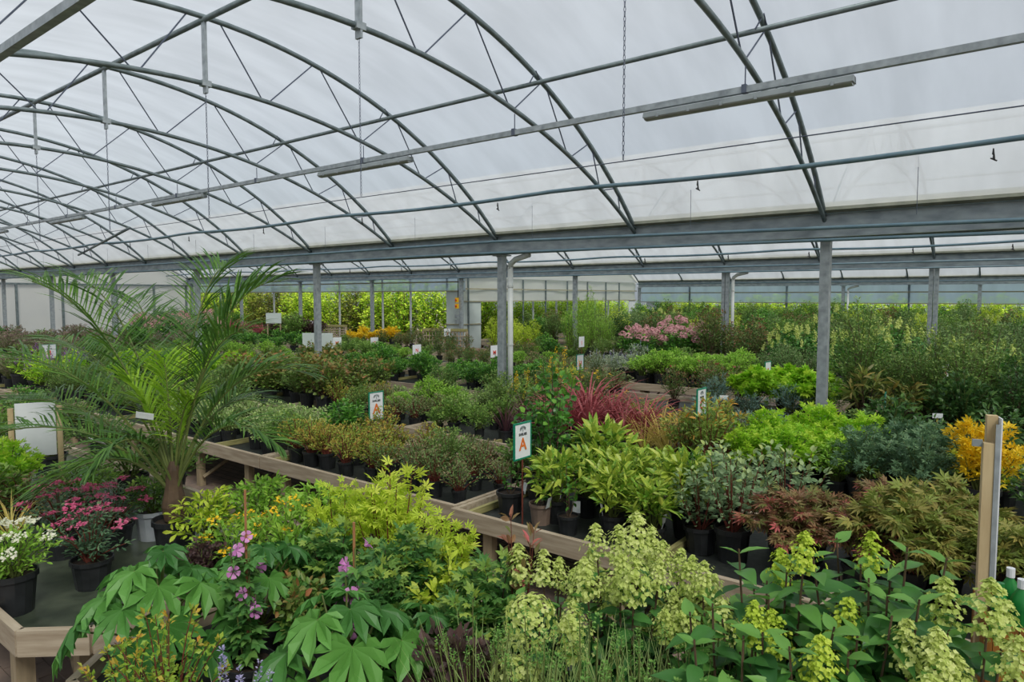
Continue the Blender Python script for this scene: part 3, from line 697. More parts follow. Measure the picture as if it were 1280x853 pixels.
# leaf materials: (list of colours), tip colour
LM = {
 'aucuba': leaf_mat('leaf_aucuba', [(88, 140, 48), (130, 168, 58), (182, 196, 78)], (196, 206, 84), .35, ((216, 214, 100), 70, .6)),
 'pieris': leaf_mat('leaf_pieris', [(96, 132, 60), (134, 166, 78), (164, 186, 92)], (236, 150, 60), .4),
 'grey': leaf_mat('leaf_greygreen', [(92, 122, 84), (128, 156, 112), (160, 184, 138)], (190, 204, 120), .45),
 'acerred': leaf_mat('leaf_acer_red', [(112, 86, 62), (140, 106, 80), (116, 126, 66), (162, 98, 88)], (200, 104, 102), .5),
 'acergreen': leaf_mat('leaf_acer_olive', [(96, 116, 54), (130, 146, 66), (150, 132, 74)], (176, 160, 86), .5),
 'acerlime': leaf_mat('leaf_acer_lime', [(150, 182, 50), (186, 208, 62), (206, 220, 84)], (222, 228, 96), .5, None, .4),
 'acerdark': leaf_mat('leaf_acer_green', [(62, 108, 54), (88, 138, 70), (120, 158, 76)], (170, 190, 80), .5),
 'lime': leaf_mat('leaf_lime', [(120, 176, 40), (158, 206, 54), (190, 220, 70)], (206, 226, 78), .45, None, .4),
 'yellow': leaf_mat('leaf_gold', [(206, 176, 24), (236, 202, 34), (244, 222, 74)], (246, 216, 60), .45),
 'bluegreen': leaf_mat('leaf_bluegreen', [(66, 98, 72), (92, 126, 92), (116, 148, 106)], (130, 160, 112), .45),
 'phormred': leaf_mat('leaf_phormium_red', [(100, 34, 46), (146, 54, 68), (186, 96, 104)], (190, 112, 112), .35),
 'carex': leaf_mat('leaf_carex', [(168, 162, 76), (206, 198, 104), (160, 120, 66)], (214, 190, 110), .45),
 'dark': leaf_mat('leaf_dark_purple', [(64, 46, 54), (92, 62, 70), (78, 72, 56)], (120, 80, 84), .4),
 'euony': leaf_mat('leaf_variegated', [(96, 134, 70), (146, 174, 102), (200, 210, 156)], (180, 204, 110), .45),
 'silver': leaf_mat('leaf_silvery', [(68, 104, 54), (98, 134, 70), (160, 178, 126)], (140, 160, 100), .45),
 'gold': leaf_mat('leaf_goldflame', [(100, 138, 56), (132, 164, 64), (164, 172, 74), (186, 156, 80)], (206, 156, 80), .5),
 'abelia': leaf_mat('leaf_abelia', [(76, 108, 58), (104, 138, 74), (122, 142, 84), (146, 126, 98)], (168, 134, 110), .45),
 'heather': leaf_mat('leaf_heather', [(100, 106, 76), (140, 120, 108), (112, 132, 80), (160, 128, 126)], (180, 146, 146), .6),
 'autumn': leaf_mat('leaf_autumn', [(86, 124, 54), (112, 146, 62), (118, 128, 66), (98, 136, 58), (158, 112, 74)], (180, 116, 78), .45),
 'bronze': leaf_mat('leaf_bronze', [(90, 116, 56), (140, 156, 74), (116, 112, 64), (176, 176, 88)], (190, 164, 86), .4),
 'laurel': leaf_mat('leaf_laurel', [(52, 96, 40), (76, 130, 50), (104, 160, 62)], (140, 190, 72), .3),
 'laureldk': leaf_mat('leaf_glossy_dark', [(44, 78, 40), (66, 104, 52), (88, 126, 64)], (110, 146, 70), .28),
 'fern': leaf_mat('leaf_fern', [(108, 156, 52), (140, 186, 66), (166, 204, 84)], (186, 214, 96), .5, None, .4),
 'mid': leaf_mat('leaf_mid_green', [(78, 116, 52), (108, 146, 66), (138, 170, 80)], (160, 186, 86), .45),
 'olive': leaf_mat('leaf_olive', [(74, 106, 52), (102, 136, 66), (138, 164, 86)], (156, 176, 94), .45),
 'photinia': leaf_mat('leaf_photinia', [(66, 100, 52), (90, 126, 60), (106, 126, 66), (126, 96, 72)], (164, 92, 78), .4),
 'blue': leaf_mat('leaf_blue_conifer', [(92, 124, 116), (120, 152, 142), (146, 174, 160)], (160, 186, 170), .6),
 'palm': leaf_mat('leaf_palm', [(58, 92, 42), (80, 120, 52), (112, 150, 62)], (160, 190, 80), .35, None, .3),
 'palmlime': leaf_mat('leaf_palm_lime', [(130, 172, 50), (158, 196, 62), (178, 208, 78)], (190, 212, 84), .35, None, .4),
 'fatsia': leaf_mat('leaf_fatsia', [(62, 110, 54), (84, 138, 64), (108, 162, 76)], (130, 186, 86), .42),
 'hydr': leaf_mat('leaf_hydrangea', [(48, 94, 46), (74, 126, 58), (106, 156, 70)], (130, 178, 84), .36),
 'nandina': leaf_mat('leaf_orange_green', [(104, 146, 48), (136, 168, 56), (170, 182, 64)], (236, 160, 66), .45),
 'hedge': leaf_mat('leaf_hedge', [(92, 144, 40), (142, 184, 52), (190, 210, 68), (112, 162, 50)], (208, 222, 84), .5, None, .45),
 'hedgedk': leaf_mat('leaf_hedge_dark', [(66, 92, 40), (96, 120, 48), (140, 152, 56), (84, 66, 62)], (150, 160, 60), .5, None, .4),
 'lav': leaf_mat('leaf_lavender', [(84, 130, 58), (112, 156, 72), (140, 176, 92)], (170, 190, 120), .6),
 'heuch': leaf_mat('leaf_heuchera', [(60, 46, 48), (84, 62, 60), (70, 66, 50)], (104, 78, 74), .45),
 'perov': leaf_mat('leaf_silver', [(118, 138, 112), (146, 162, 134), (166, 178, 150)], (170, 180, 150), .6),
}
FM = {
 'cream': leaf_mat('petal_cream_lime', [(166, 186, 88), (198, 210, 120), (218, 224, 152)], None, .6, None, .35),
 'limehead': leaf_mat('petal_lime', [(160, 186, 56), (186, 206, 72), (206, 218, 96)], None, .6, None, .35),
 'pink': leaf_mat('petal_pink', [(176, 66, 106), (204, 96, 134), (216, 130, 156)], None, .6, None, .3),
 'rose': leaf_mat('petal_soft_pink', [(198, 136, 148), (214, 162, 168), (206, 180, 160)], None, .6, None, .3),
 'mallow': leaf_mat('petal_mallow', [(190, 110, 178), (208, 134, 196), (224, 164, 212)], None, .5, None, .35),
 'white': leaf_mat('petal_white', [(214, 214, 190), (228, 228, 206), (236, 234, 216)], None, .6, None, .3),
 'violet': leaf_mat('petal_violet', [(140, 136, 176), (162, 156, 194), (182, 176, 206)], None, .6, None, .3),
 'yel': leaf_mat('petal_yellow', [(226, 176, 20), (238, 196, 30), (244, 214, 70)], None, .5, None, .3),
 'redf': leaf_mat('petal_red', [(206, 40, 44), (222, 64, 60), (232, 96, 84)], None, .5, None, .3),
 'purp': leaf_mat('petal_purple', [(120, 70, 150), (146, 96, 170), (170, 120, 186)], None, .5, None, .3),
 'orangef': leaf_mat('petal_orange', [(226, 120, 40), (236, 146, 60), (240, 170, 80)], None, .5, None, .3),
}
# flower meshes
def panicle(seed, H, R, n, pet=.018, round_=False):
    rng = np.random.default_rng(seed); mb = MB()
    z = rng.uniform(0, 1, n); az = rng.uniform(0, 2 * PI, n)
    if round_:
        ph = np.arccos(rng.uniform(-.5, 1, n)); d = np.stack([np.sin(ph) * np.cos(az), np.sin(ph) * np.sin(az), np.cos(ph)], 1); P = d * np.array((R, R, H * .5)) * rng.uniform(.85, 1, n)[:, None] + np.array((0, 0, H * .4))
    else:
        r = R * np.sin(PI * (1 - (1 - z * .97) ** .7) ** .8) ** .8 * (1 - .35 * z); lump = .62 + .38 * np.sin(az * 3 + seed + z * 9) * np.cos(z * 14 + seed)
        r = R * np.clip((1 - z) ** .6, 0, 1) * np.clip(.35 + z * 3.5, .25, 1) * lump * rng.uniform(.4, 1.25, n)
        P = np.stack([r * np.cos(az), r * np.sin(az), H * z], 1); d = np.stack([np.cos(az), np.sin(az), .35 + z * 1.2], 1)
    d = nrm(d + rng.normal(0, .25, (n, 3)))
    S = nrm(np.cross(d, rng.normal(0, 1, (n, 3))))          # petal direction lies across the outward normal
    T, F = TM['flo']; B = np.cross(d, S); m = len(T); L = pet * 2 * rng.uniform(.8, 1.2, n)[:, None, None]
    V = P[:, None] + T[None, :, 0:1] * L * S[:, None] + T[None, :, 1:2] * L * B[:, None] + (np.abs(T[None, :, 0:1]) + np.abs(T[None, :, 1:2])) * L * .3 * d[:, None]
    lc = np.repeat(np.stack([rng.uniform(0, 1, n), np.zeros(n), np.zeros(n), np.ones(n)], 1), m, 0)
    mb.add(V.reshape(-1, 3), [tuple(int(i + o * m) for i in q) for o in range(n) for q in F], 0, lc)
    return mb
def umbel(seed, R, n, pet=.009):
    rng = np.random.default_rng(seed); mb = MB(); r = R * np.sqrt(rng.uniform(0, 1, n)); az = rng.uniform(0, 6.28, n)
    P = np.stack([r * np.cos(az), r * np.sin(az), .25 * R * (1 - (r / R) ** 2) + rng.normal(0, .004, n)], 1)
    D = nrm(rng.normal(0, 1, (n, 3)) * np.array((1, 1, .3)))
    put_leaves(mb, P, D, pet * 2, pet * 2, 'flo', rng, None, .4); return mb
def spike(seed, H, R, n, pet=.012):
    rng = np.random.default_rng(seed); mb = MB(); z = rng.uniform(0, 1, n); az = rng.uniform(0, 6.28, n); r = R * (1 - .7 * z)
    P = np.stack([r * np.cos(az) * .4, r * np.sin(az) * .4, H * z], 1); D = np.stack([np.cos(az), np.sin(az), .5 + 0 * z], 1)
    put_leaves(mb, P, D, pet * 1.6, pet, 'rh', rng, None, .8); return mb
def funnel(seed, R):
    mb = MB(); rng = np.random.default_rng(seed)
    for k in range(5):
        a = 2 * PI * k / 5; da = PI / 5 * .95; vs = []
        for (r, z, w) in ((.004, 0, .3), (R * .55, R * .5, .9), (R, R * .62, .75), (R * 1.05, R * .55, .2)):
            for s in (-1, 1): vs.append((r * math.cos(a + s * da * w), r * math.sin(a + s * da * w), z))
        mb.add(vs, [(0, 1, 3, 2), (2, 3, 5, 4), (4, 5, 7, 6)], 0, np.tile((rng.uniform(0, 1), 0, 0, 1), (8, 1)))
    return mb
FME = {}
for c in ('cream', 'limehead'):
    FME[c] = [panicle(i, .15, .10, 260, .0085).mesh('flower_head', FM[c]) for i in range(3)]
FME['creambig'] = [panicle(10 + i, .17, .085, 330, .0085, True).mesh('flower_head', FM['cream']) for i in range(2)]
FME['mop'] = [panicle(20, .16, .09, 60, .02, True).mesh('flower_head', FM['rose'])]
FME['mopwhite'] = [panicle(21, .2, .09, 60, .02).mesh('flower_head', FM['cream'])]
FME['umbel'] = [umbel(30 + i, .045, 46).mesh('flower_head', FM['pink']) for i in range(2)]
FME['umbelw'] = [umbel(34, .045, 40).mesh('flower_head', FM['white'])]
FME['violet'] = [spike(40, .2, .03, 90, .009).mesh('flower_spike', FM['violet'])]
FME['lavspike'] = [spike(41, .06, .02, 30, .007).mesh('flower_spike', LM['lav'])]
FME['yspike'] = [spike(42, .30, .04, 40, .016).mesh('flower_spike', FM['yel'])]
FME['mallow'] = [funnel(50, .034).mesh('flower', FM['mallow'])]
FME['yflower'] = [umbel(51, .022, 14, .007).mesh('flower', FM['yel'])]
FME['purple'] = [spike(52, .16, .05, 50, .014).mesh('flower_spike', FM['purp'])]
FME['redflower'] = [umbel(53, .025, 14, .009).mesh('flower', FM['redf'])]

# ------------------------------------------------------------------ species: key -> list of variants, a variant = [(part, mesh, kind, loc, rot, scale)]
SP = {}
def sp(key, pot, gen, leafm, stemm='stem', nvar=2, flowers=None, tagp=False):
    out = []
    for i in range(nvar):
        parts = []; h = 0
        if pot:
            parts += [('pot', POT[pot][0], None, (0, 0, 0), (0, 0, 0), 1), ('soil', POT[pot][1], None, (0, 0, 0), (0, 0, 0), 1)]; h = POTH[pot]
        fo, st = gen(hash(key) % 1 + 100 * len(SP) + i)
        parts.append(('foliage', fo.mesh(key + '_foliage', LM[leafm]), 'stuff', (0, 0, h), (0, 0, 0), 1))
        if st is not None and st.n: parts.append(('stems', st.mesh(key + '_stems', M[stemm]), 'stuff', (0, 0, h), (0, 0, 0), 1))
        if flowers:
            rng = random.Random(len(SP) * 7 + i)
            fk, n, H, R, name, sc = flowers
            for k in range(n):
                f = math.sqrt((k + .5) / n); az = 2.4 * k + rng.uniform(-.3, .3); me = rng.choice(FME[fk])
                parts.append((name, me, None, (R * f * math.cos(az), R * f * math.sin(az), h + H * math.sqrt(max(.1, 1 - .7 * f * f)) * rng.uniform(.93, 1.06)),
                              (rng.uniform(-.4, .4), rng.uniform(-.4, .4), rng.uniform(0, 6)), sc * rng.uniform(.8, 1.2)))
        if tagp:
            parts.append(('plant_tag', TAG, None, (.1, -.03, h + .1), (0, .3, -.6), 1)); parts.append(('tag_stem', TAGS, None, (.1, -.03, h + .07), (0, .3, 0), 1))
        out.append(parts)
    SP[key] = out
KIND = dict(aucuba='spotted_laurel', pieris='pieris_shrub', grey='oval_leaf_shrub', acerred='weeping_maple', acergreen='weeping_maple', acerlime='lime_maple', acerdark='green_maple', acerspread='spreading_maple',
    lime='lime_shrub', yellow='golden_shrub', limeyellow='yellow_green_shrub', bluegreen='blue_green_shrub', euony='variegated_shrub', gold='golden_orange_shrub', abelia='pinkish_shrub', heather='heather', autumn='rust_leaf_shrub',
    laurel='glossy_green_shrub', laureldk='dark_glossy_shrub', fern='feathery_plant', mid='green_shrub', roundleaf='round_leaf_shrub', olive='olive_shrub', photinia='red_tip_shrub', blue='blue_grey_shrub', rhodo='long_leaf_shrub',
    talleuony='tall_olive_shrub', tallvar='silvery_shrub', tallmid='tall_green_shrub', tallgloss='tall_glossy_shrub', talllaurel='broad_glossy_shrub', tallfern='tall_feathery_plant', tallred='reddish_shrub', tallgold='tall_golden_shrub',
    hydcream='cream_hydrangea', hydpink='pink_hydrangea', spirpink='pink_spiraea', whitefl='white_flowered_bush', yellowfl='yellow_flowered_plant', orangefl='orange_flowered_bush', yspike='yellow_spiked_plant', purpspike='butterfly_bush',
    whitespike='silver_spiked_plant', nandina='red_stemmed_shrub', heuch='purple_leaf_plant', redtwig='red_leaf_twig')
def plant(key, x, y, z, label, cat, group=None, sc=1, sz=None, rz=None, rng=random, name='potted_shrub', var=None):
    if name == 'potted_shrub': name = KIND.get(key, name)
    t = thing(name, label, cat, (x, y, z), rng.uniform(0, 6.28) if rz is None else rz, group)
    t.scale = (sc, sc, sz if sz else sc)
    v = rng.choice(SP[key]) if var is None else SP[key][var]
    for nm, me, kind, loc, rot, s in v:
        o = link(nm, me, t, loc, rot, (s, s, s))
        if kind: o['kind'] = kind
    return t
G = shrub
sp('aucuba', 'm', lambda s: G(s, .40, .27, 18, 15, .125, .042, 'ov', 'mound', .35, .05, .3, .9, 4), 'aucuba', tagp=True, nvar=3)
sp('pieris', 'm', lambda s: G(s, .42, .22, 15, 36, .052, .018, 'ov', 'up', .2, .05, .3, .9, 6), 'pieris', 'stemred', nvar=3)
sp('grey', 'm', lambda s: G(s, .50, .24, 16, 30, .046, .026, 'ov', 'up', .15, .06, .2, .9, 3), 'grey', 'stemred', nvar=2)
sp('acerred', 'm', lambda s: G(s, .34, .32, 18, 40, .055, .05, 'map', 'layer', .4, .09, -.1, .8, 6), 'acerred', 'stemred', nvar=2)
sp('acergreen', 'm', lambda s: G(s, .34, .36, 18, 40, .06, .05, 'map', 'layer', .4, .09, -.1, .8, 6), 'acergreen', 'stembrown', nvar=2)
sp('acerlime', 'm', lambda s: G(s, .52, .22, 15, 40, .05, .05, 'map', 'up', .25, .09, .05, .8, 5), 'acerlime', 'stemred', nvar=3)
sp('acerdark', 'm', lambda s: G(s, .48, .26, 20, 48, .046, .05, 'map5', 'mound', .3, .08, 0, .8, 5), 'acerdark', 'stembrown', nvar=2)
sp('acerspread', 'm', lambda s: G(s, .42, .42, 24, 48, .07, .06, 'map5', 'layer', .35, .1, 0, .8, 5), 'lime', 'stembrown', nvar=2)
sp('lime', 'm', lambda s: G(s, .34, .27, 24, 40, .045, .02, 'tri', 'mound', .35, .06, .25, .9, 5), 'lime', nvar=3)
sp('yellow', 'm', lambda s: G(s, .42, .22, 22, 38, .045, .02, 'tri', 'up', .3, .06, .3, .9, 5), 'yellow', nvar=2)
sp('limeyellow', 'm', lambda s: G(s, .36, .24, 20, 24, .055, .022, 'lan', 'mound', .35, .06, .25, .9, 5), 'acerlime', nvar=2)
sp('bluegreen', 'm', lambda s: G(s, .36, .28, 24, 44, .038, .018, 'tri', 'mound', .35, .06, .2, .9, 4), 'bluegreen', nvar=2)
sp('phormred', 'm', lambda s: (blades(s, 64, .60, .023, 1.05, 1.0), None), 'phormred', nvar=3)
sp('carex', 's', lambda s: (blades(s, 60, .46, .011, .75, .9), None), 'carex', nvar=2)
sp('blackgrass', 's', lambda s: (blades(s, 50, .36, .014, .5, .7), None), 'dark', nvar=1)
sp('euony', 's', lambda s: G(s, .20, .19, 18, 26, .03, .017, 'rh', 'mound', .25, .04, .3, .9, 4), 'euony', nvar=3)
sp('gold', 's', lambda s: G(s, .30, .21, 22, 28, .034, .014, 'rh', 'mound', .25, .04, .3, .9, 5), 'gold', 'stemred', nvar=3)
sp('abelia', 's', lambda s: G(s, .30, .24, 22, 30, .034, .016, 'rh', 'mound', .25, .05, .2, .9, 4), 'abelia', 'stemred', nvar=3)
sp('heather', 's', lambda s: G(s, .34, .26, 22, 26, .045, .02, 'rh', 'mound', .3, .05, .5, .7, 5), 'heather', nvar=2)
sp('autumn', 'm', lambda s: G(s, .55, .32, 18, 28, .075, .045, 'ov', 'up', .2, .09, .1, .9, 3), 'autumn', 'stembrown', nvar=3)
sp('laurel', 'm', lambda s: G(s, .40, .30, 22, 30, .066, .028, 'ov', 'mound', .3, .07, .35, .9, 4), 'laurel', nvar=3)
sp('laureldk', 'm', lambda s: G(s, .42, .30, 22, 30, .062, .03, 'ov', 'mound', .2, .07, .2, .9, 3), 'laureldk', nvar=2)
sp('fern', 's', lambda s: G(s, .30, .30, 28, 36, .038, .014, 'lan', 'layer', .25, .05, .2, .8, 4), 'fern', nvar=2)
sp('mid', 's', lambda s: G(s, .34, .27, 22, 42, .042, .02, 'rh', 'mound', .25, .06, .3, .9, 4), 'mid', nvar=3)
sp('roundleaf', 'm', lambda s: G(s, .75, .20, 9, 22, .055, .05, 'ov', 'up', .15, .07, .1, .9, 2), 'laurel', 'stembrown', nvar=2)
sp('olive', 'm', lambda s: G(s, .36, .28, 22, 44, .034, .016, 'rh', 'mound', .25, .06, .3, .9, 4), 'olive', nvar=2)
sp('photinia', 'm', lambda s: G(s, .60, .34, 20, 42, .056, .024, 'rh', 'mound', .2, .08, .35, .9, 6), 'photinia', 'stembrown', nvar=2)
sp('blue', 'm', lambda s: G(s, .36, .28, 24, 40, .05, .012, 'ndl', 'mound', .2, .05, .4, .8, 4), 'blue', nvar=2)
sp('rhodo', 'm', lambda s: G(s, .55, .26, 8, 15, .14, .034, 'lan', 'up', .35, .05, .3, 1.0, 5), 'bronze', 'stembrown', nvar=2)
sp('talleuony', 'l', lambda s: G(s, 1.0, .38, 34, 56, .046, .025, 'rh', 'mound', .12, .13, .3, .9, 4, True, .003), 'olive', 'stembrown', nvar=3)
sp('tallvar', 'l', lambda s: G(s, .95, .38, 34, 56, .046, .025, 'rh', 'mound', .12, .13, .3, .9, 4, True, .003), 'silver', 'stembrown', nvar=2)
sp('tallmid', 'l', lambda s: G(s, 1.0, .40, 30, 56, .06, .03, 'rh', 'mound', .15, .1, .3, .9, 4), 'mid', 'stembrown', nvar=3)
sp('tallgloss', 'l', lambda s: G(s, .95, .42, 30, 54, .064, .034, 'rh', 'mound', .15, .1, .25, .9, 4), 'laureldk', 'stembrown', nvar=2)
sp('talllaurel', 'l', lambda s: G(s, .9, .42, 30, 50, .066, .036, 'rh', 'mound', .15, .1, .3, .9, 4), 'laurel', 'stembrown', nvar=2)
sp('tallfern', 'l', lambda s: G(s, 1.25, .26, 24, 46, .07, .012, 'ndl', 'up', .1, .1, .6, .7, 4), 'fern', 'stem', nvar=2)
sp('tallred', 'l', lambda s: G(s, 1.0, .36, 26, 46, .062, .03, 'rh', 'up', .15, .1, .3, .9, 6), 'photinia', 'stembrown', nvar=2)
sp('tallgold', 'l', lambda s: G(s, .9, .36, 26, 46, .058, .028, 'rh', 'mound', .15, .1, .3, .9, 6), 'acerlime', 'stembrown', nvar=2)
sp('hydcream', 'l', lambda s: G(s, .75, .36, 22, 22, .085, .05, 'ov', 'mound', .25, .08, .1, .9, 2), 'hydr', 'stembrown', nvar=2, flowers=('mopwhite', 8, .80, .34, 'flower_head', .85))
sp('hydpink', 'l', lambda s: G(s, .62, .36, 22, 22, .085, .05, 'ov', 'mound', .25, .08, .1, .9, 2), 'laurel', 'stembrown', nvar=2, flowers=('mop', 9, .66, .33, 'flower_head', .9))
sp('spirpink', 'm', lambda s: G(s, .36, .22, 20, 30, .042, .014, 'lan', 'mound', .15, .05, .2, .9, 3), 'bluegreen', 'stemred', nvar=2, flowers=('umbel', 15, .39, .22, 'flower_head', 1.0))
sp('whitefl', 'm', lambda s: G(s, .24, .23, 22, 34, .036, .013, 'lan', 'mound', .15, .05, .3, .9, 3), 'fern', nvar=1, flowers=('umbelw', 12, .27, .2, 'flower_head', .95))
sp('yellowfl', 's', lambda s: G(s, .26, .24, 20, 26, .04, .018, 'rh', 'mound', .25, .05, .3, .9, 4), 'fern', nvar=2, flowers=('yflower', 9, .28, .2, 'flower', 1.3))
sp('orangefl', 's', lambda s: G(s, .30, .28, 22, 26, .04, .02, 'rh', 'mound', .25, .05, .3, .9, 4), 'abelia', nvar=2, flowers=('yflower', 6, .32, .25, 'flower', 1.2))
sp('yspike', 'm', lambda s: G(s, .45, .24, 18, 26, .05, .024, 'rh', 'up', .2, .06, .3, .9, 4), 'mid', nvar=2, flowers=('yspike', 7, .42, .22, 'flower_spike', .6))
sp('purpspike', 'm', lambda s: G(s, .5, .28, 18, 24, .08, .022, 'lan', 'mound', .2, .06, .3, .9, 4), 'lime', nvar=1, flowers=('purple', 7, .5, .26, 'flower_spike', .8))
sp('whitespike', 'm', lambda s: G(s, .36, .26, 20, 26, .045, .014, 'lan', 'mound', .2, .05, .4, .8, 4), 'perov', nvar=1, flowers=('violet', 5, .32, .2, 'flower_spike', .6))
sp('nandina', 'm', lambda s: G(s, .46, .30, 18, 34, .030, .017, 'rh', 'mound', .1, .03, .2, 1.0, 4, True, .0032), 'nandina', 'stemred', nvar=2)
sp('heuch', 's', lambda s: G(s, .18, .2, 26, 40, .032, .024, 'rh', 'mound', .2, .05, .3, .9, 4), 'heuch', nvar=2)
sp('redtwig', 's', lambda s: G(s, .5, .12, 5, 9, .05, .022, 'ov', 'up', .4, .03, .3, .9, 3), 'acerred', 'stemred', nvar=1)

# hedge and trees outside
def tree(s, H, R, n, nl, L, W, leafm): return G(s, H, R, n, nl, L, W, 'rh', 'mound', .12, .22, .1, .9, 6, True, .012)
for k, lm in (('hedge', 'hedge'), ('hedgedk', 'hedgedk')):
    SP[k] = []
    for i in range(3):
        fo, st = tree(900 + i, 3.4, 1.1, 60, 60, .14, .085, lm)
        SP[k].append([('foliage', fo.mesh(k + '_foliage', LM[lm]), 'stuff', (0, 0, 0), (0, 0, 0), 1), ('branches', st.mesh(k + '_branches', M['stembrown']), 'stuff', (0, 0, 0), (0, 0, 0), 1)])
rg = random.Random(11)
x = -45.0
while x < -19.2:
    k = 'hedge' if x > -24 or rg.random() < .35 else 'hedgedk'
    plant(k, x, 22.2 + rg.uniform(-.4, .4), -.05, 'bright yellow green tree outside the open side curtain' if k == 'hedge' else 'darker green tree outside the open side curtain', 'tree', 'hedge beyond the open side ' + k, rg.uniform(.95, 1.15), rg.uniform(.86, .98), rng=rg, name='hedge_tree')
    x += 1.35
y = 23.6
while y < 35:
    plant('hedge', -19.6 + rg.uniform(-.3, .3), y, -.05, 'yellow green tree outside the return wall with thin mullions', 'tree', 'hedge beyond the return wall', rg.uniform(.9, 1.1), rg.uniform(.7, .8), rng=rg, name='hedge_tree'); y += 1.4
x = -17.0
while x < 10:
    plant('hedge', x, 35.2 + rg.uniform(-.3, .3), -.05, 'yellow green hedge shrub outside the blue back curtain', 'tree', 'hedge beyond the back wall', rg.uniform(1.0, 1.2), rg.uniform(.68, .76), rng=rg, name='hedge_tree'); x += 1.3

# ================================================================== PLANTS ON THE BENCHES
ODD = [('mid', 'mid green shrub'), ('olive', 'olive shrub'), ('fern', 'fresh green feathery plant'), ('laurel', 'glossy green shrub'), ('euony', 'white edged shrub')]
def patch(key, x0, x1, y0, y1, dx, dy, label, group, sc=(.9, 1.1), cat='plant', name='potted_shrub', z=ZB, seed=None, zsc=1.0, odd=True):
    rg = random.Random(seed if seed is not None else hash((len(label), x0, y0)) % 9999)
    nx = max(1, round(abs(x1 - x0) / dx)); ny = max(1, round(abs(y1 - y0) / dy)); c = 0
    for i in range(nx):
        for j in range(ny):
            x = x0 + (x1 - x0) * (i + .5 + (.25 if j % 2 else -.0)) / nx + rg.uniform(-.25, .25) * dx
            yy = y0 + (y1 - y0) * (j + .5) / ny + rg.uniform(-.2, .2) * dy
            u, v, d = proj((x, yy, z + .3))
            if d < 1 or not -110 < u < 1400: continue
            s = rg.uniform(*sc) * rg.uniform(.95, 1.22); zz = s * zsc * rg.uniform(.85, 1.18)
            if odd and nx * ny > 7 and rg.random() < .16:
                k2, nm = rg.choice(ODD)
                if k2 != key:
                    plant(k2, x, yy, z, nm + ' standing among the ' + group, cat, nm + ' among ' + group, s, zz, rng=rg); continue
            o = plant(key, x, yy, z, label, cat, group, s, zz, rng=rg, name=name); c += 1
            o.rotation_euler[0] = rg.uniform(-.06, .06); o.rotation_euler[1] = rg.uniform(-.06, .06)
    return c
# ---- bench along the brick aisle (row 1)
patch('acergreen', -.72, .35, 4.25, 5.3, .42, .5, 'weeping olive green maple with finely cut leaves beside the wooden sign post', 'olive weeping maples')
patch('acerred', -1.42, -.72, 4.3, 5.3, .36, .45, 'weeping reddish pink maple with finely cut leaves on the aisle bench', 'red weeping maples')
patch('grey', -2.05, -1.42, 4.3, 5.3, .33, .42, 'upright grey green oval leaved shrub between the red maples and spotted shrubs', 'grey green shrubs', (.95, 1.15))
patch('aucuba', -3.2, -2.05, 4.35, 5.4, .37, .42, 'yellow spotted broad leaved shrub in black pot beside the orange A sign', 'yellow spotted shrubs', (.8, .95))
patch('roundleaf', -3.72, -3.25, 4.75, 5.4, .3, .36, 'tall thin stemmed shrub with round green leaves behind the orange A sign', 'tall round leaved shrubs', (.85, 1.1))
patch('abelia', -5.15, -3.85, 4.25, 5.4, .34, .36, 'small leaved shrub with dull pinkish green foliage on the aisle bench', 'pinkish green shrubs', (.8, .95))
patch('gold', -6.7, -5.15, 4.25, 5.4, .34, .36, 'golden orange small leaved shrub on the aisle bench', 'golden orange shrubs', (.85, 1.02))
patch('euony', -9.4, -6.7, 4.3, 5.4, .36, .36, 'low white edged variegated shrub in black pot on the aisle bench', 'white edged shrubs', (1.0, 1.25))
patch('mid', -12.2, -9.4, 4.3, 5.4, .45, .45, 'mid green bushy shrub on the aisle bench behind the palm', 'green shrubs behind the palm')
patch('olive', -14.5, -12.2, 4.3, 5.4, .5, .5, 'olive small leaved shrub on the aisle bench behind the palm', 'olive shrubs behind the palm')
patch('purpspike', -15.6, -14.5, 4.3, 5.4, .5, .5, 'light green shrub with purple flower spikes at the end of the aisle bench', 'purple spiked shrubs')
patch('heather', -24, -15.6, 4.3, 5.4, .55, .55, 'dusty pink heather clump beside the red lettered B sign', 'heathers by the B sign', (1, 1.3))
def twig_pot(x, y, pk, label, seed):
    t = thing('twig_pot', label, 'pot', (x, y, ZB), seed); link('pot', POT[pk][0], t); link('soil', POT[pk][1], t); rr = np.random.default_rng(seed); fo, st = MB(), MB()
    for q in stem_paths(rr, .6, .12, 3, 'up', .02, 6, POTH[pk]):
        st.tube(q, .004, 4, cap=False); P, T = sample_path(q, rr.uniform(.45, 1, 12)); put_leaves(fo, P, nrm(rr.normal(0, 1, (12, 3))), .05, .03, 'ov', rr)
    fo.build('foliage', LM['laurel'], t)['kind'] = 'stuff'; st.build('stems', M['stembrown'], t)['kind'] = 'stuff'
    link('plant_tag', TAG, t, (.02, -.12, POTH[pk] + .05), (0, .25, -.9))
twig_pot(-3.16, 4.42, 'b', 'taupe plant pot with thin leafy stems under the orange A sign', 1)
twig_pot(-3.5, 4.45, 'm', 'black plant pot with thin leafy stems at the bench joint', 2)
twig_pot(-2.85, 4.35, 's', 'small black pot with thin stems before the spotted shrubs', 3)
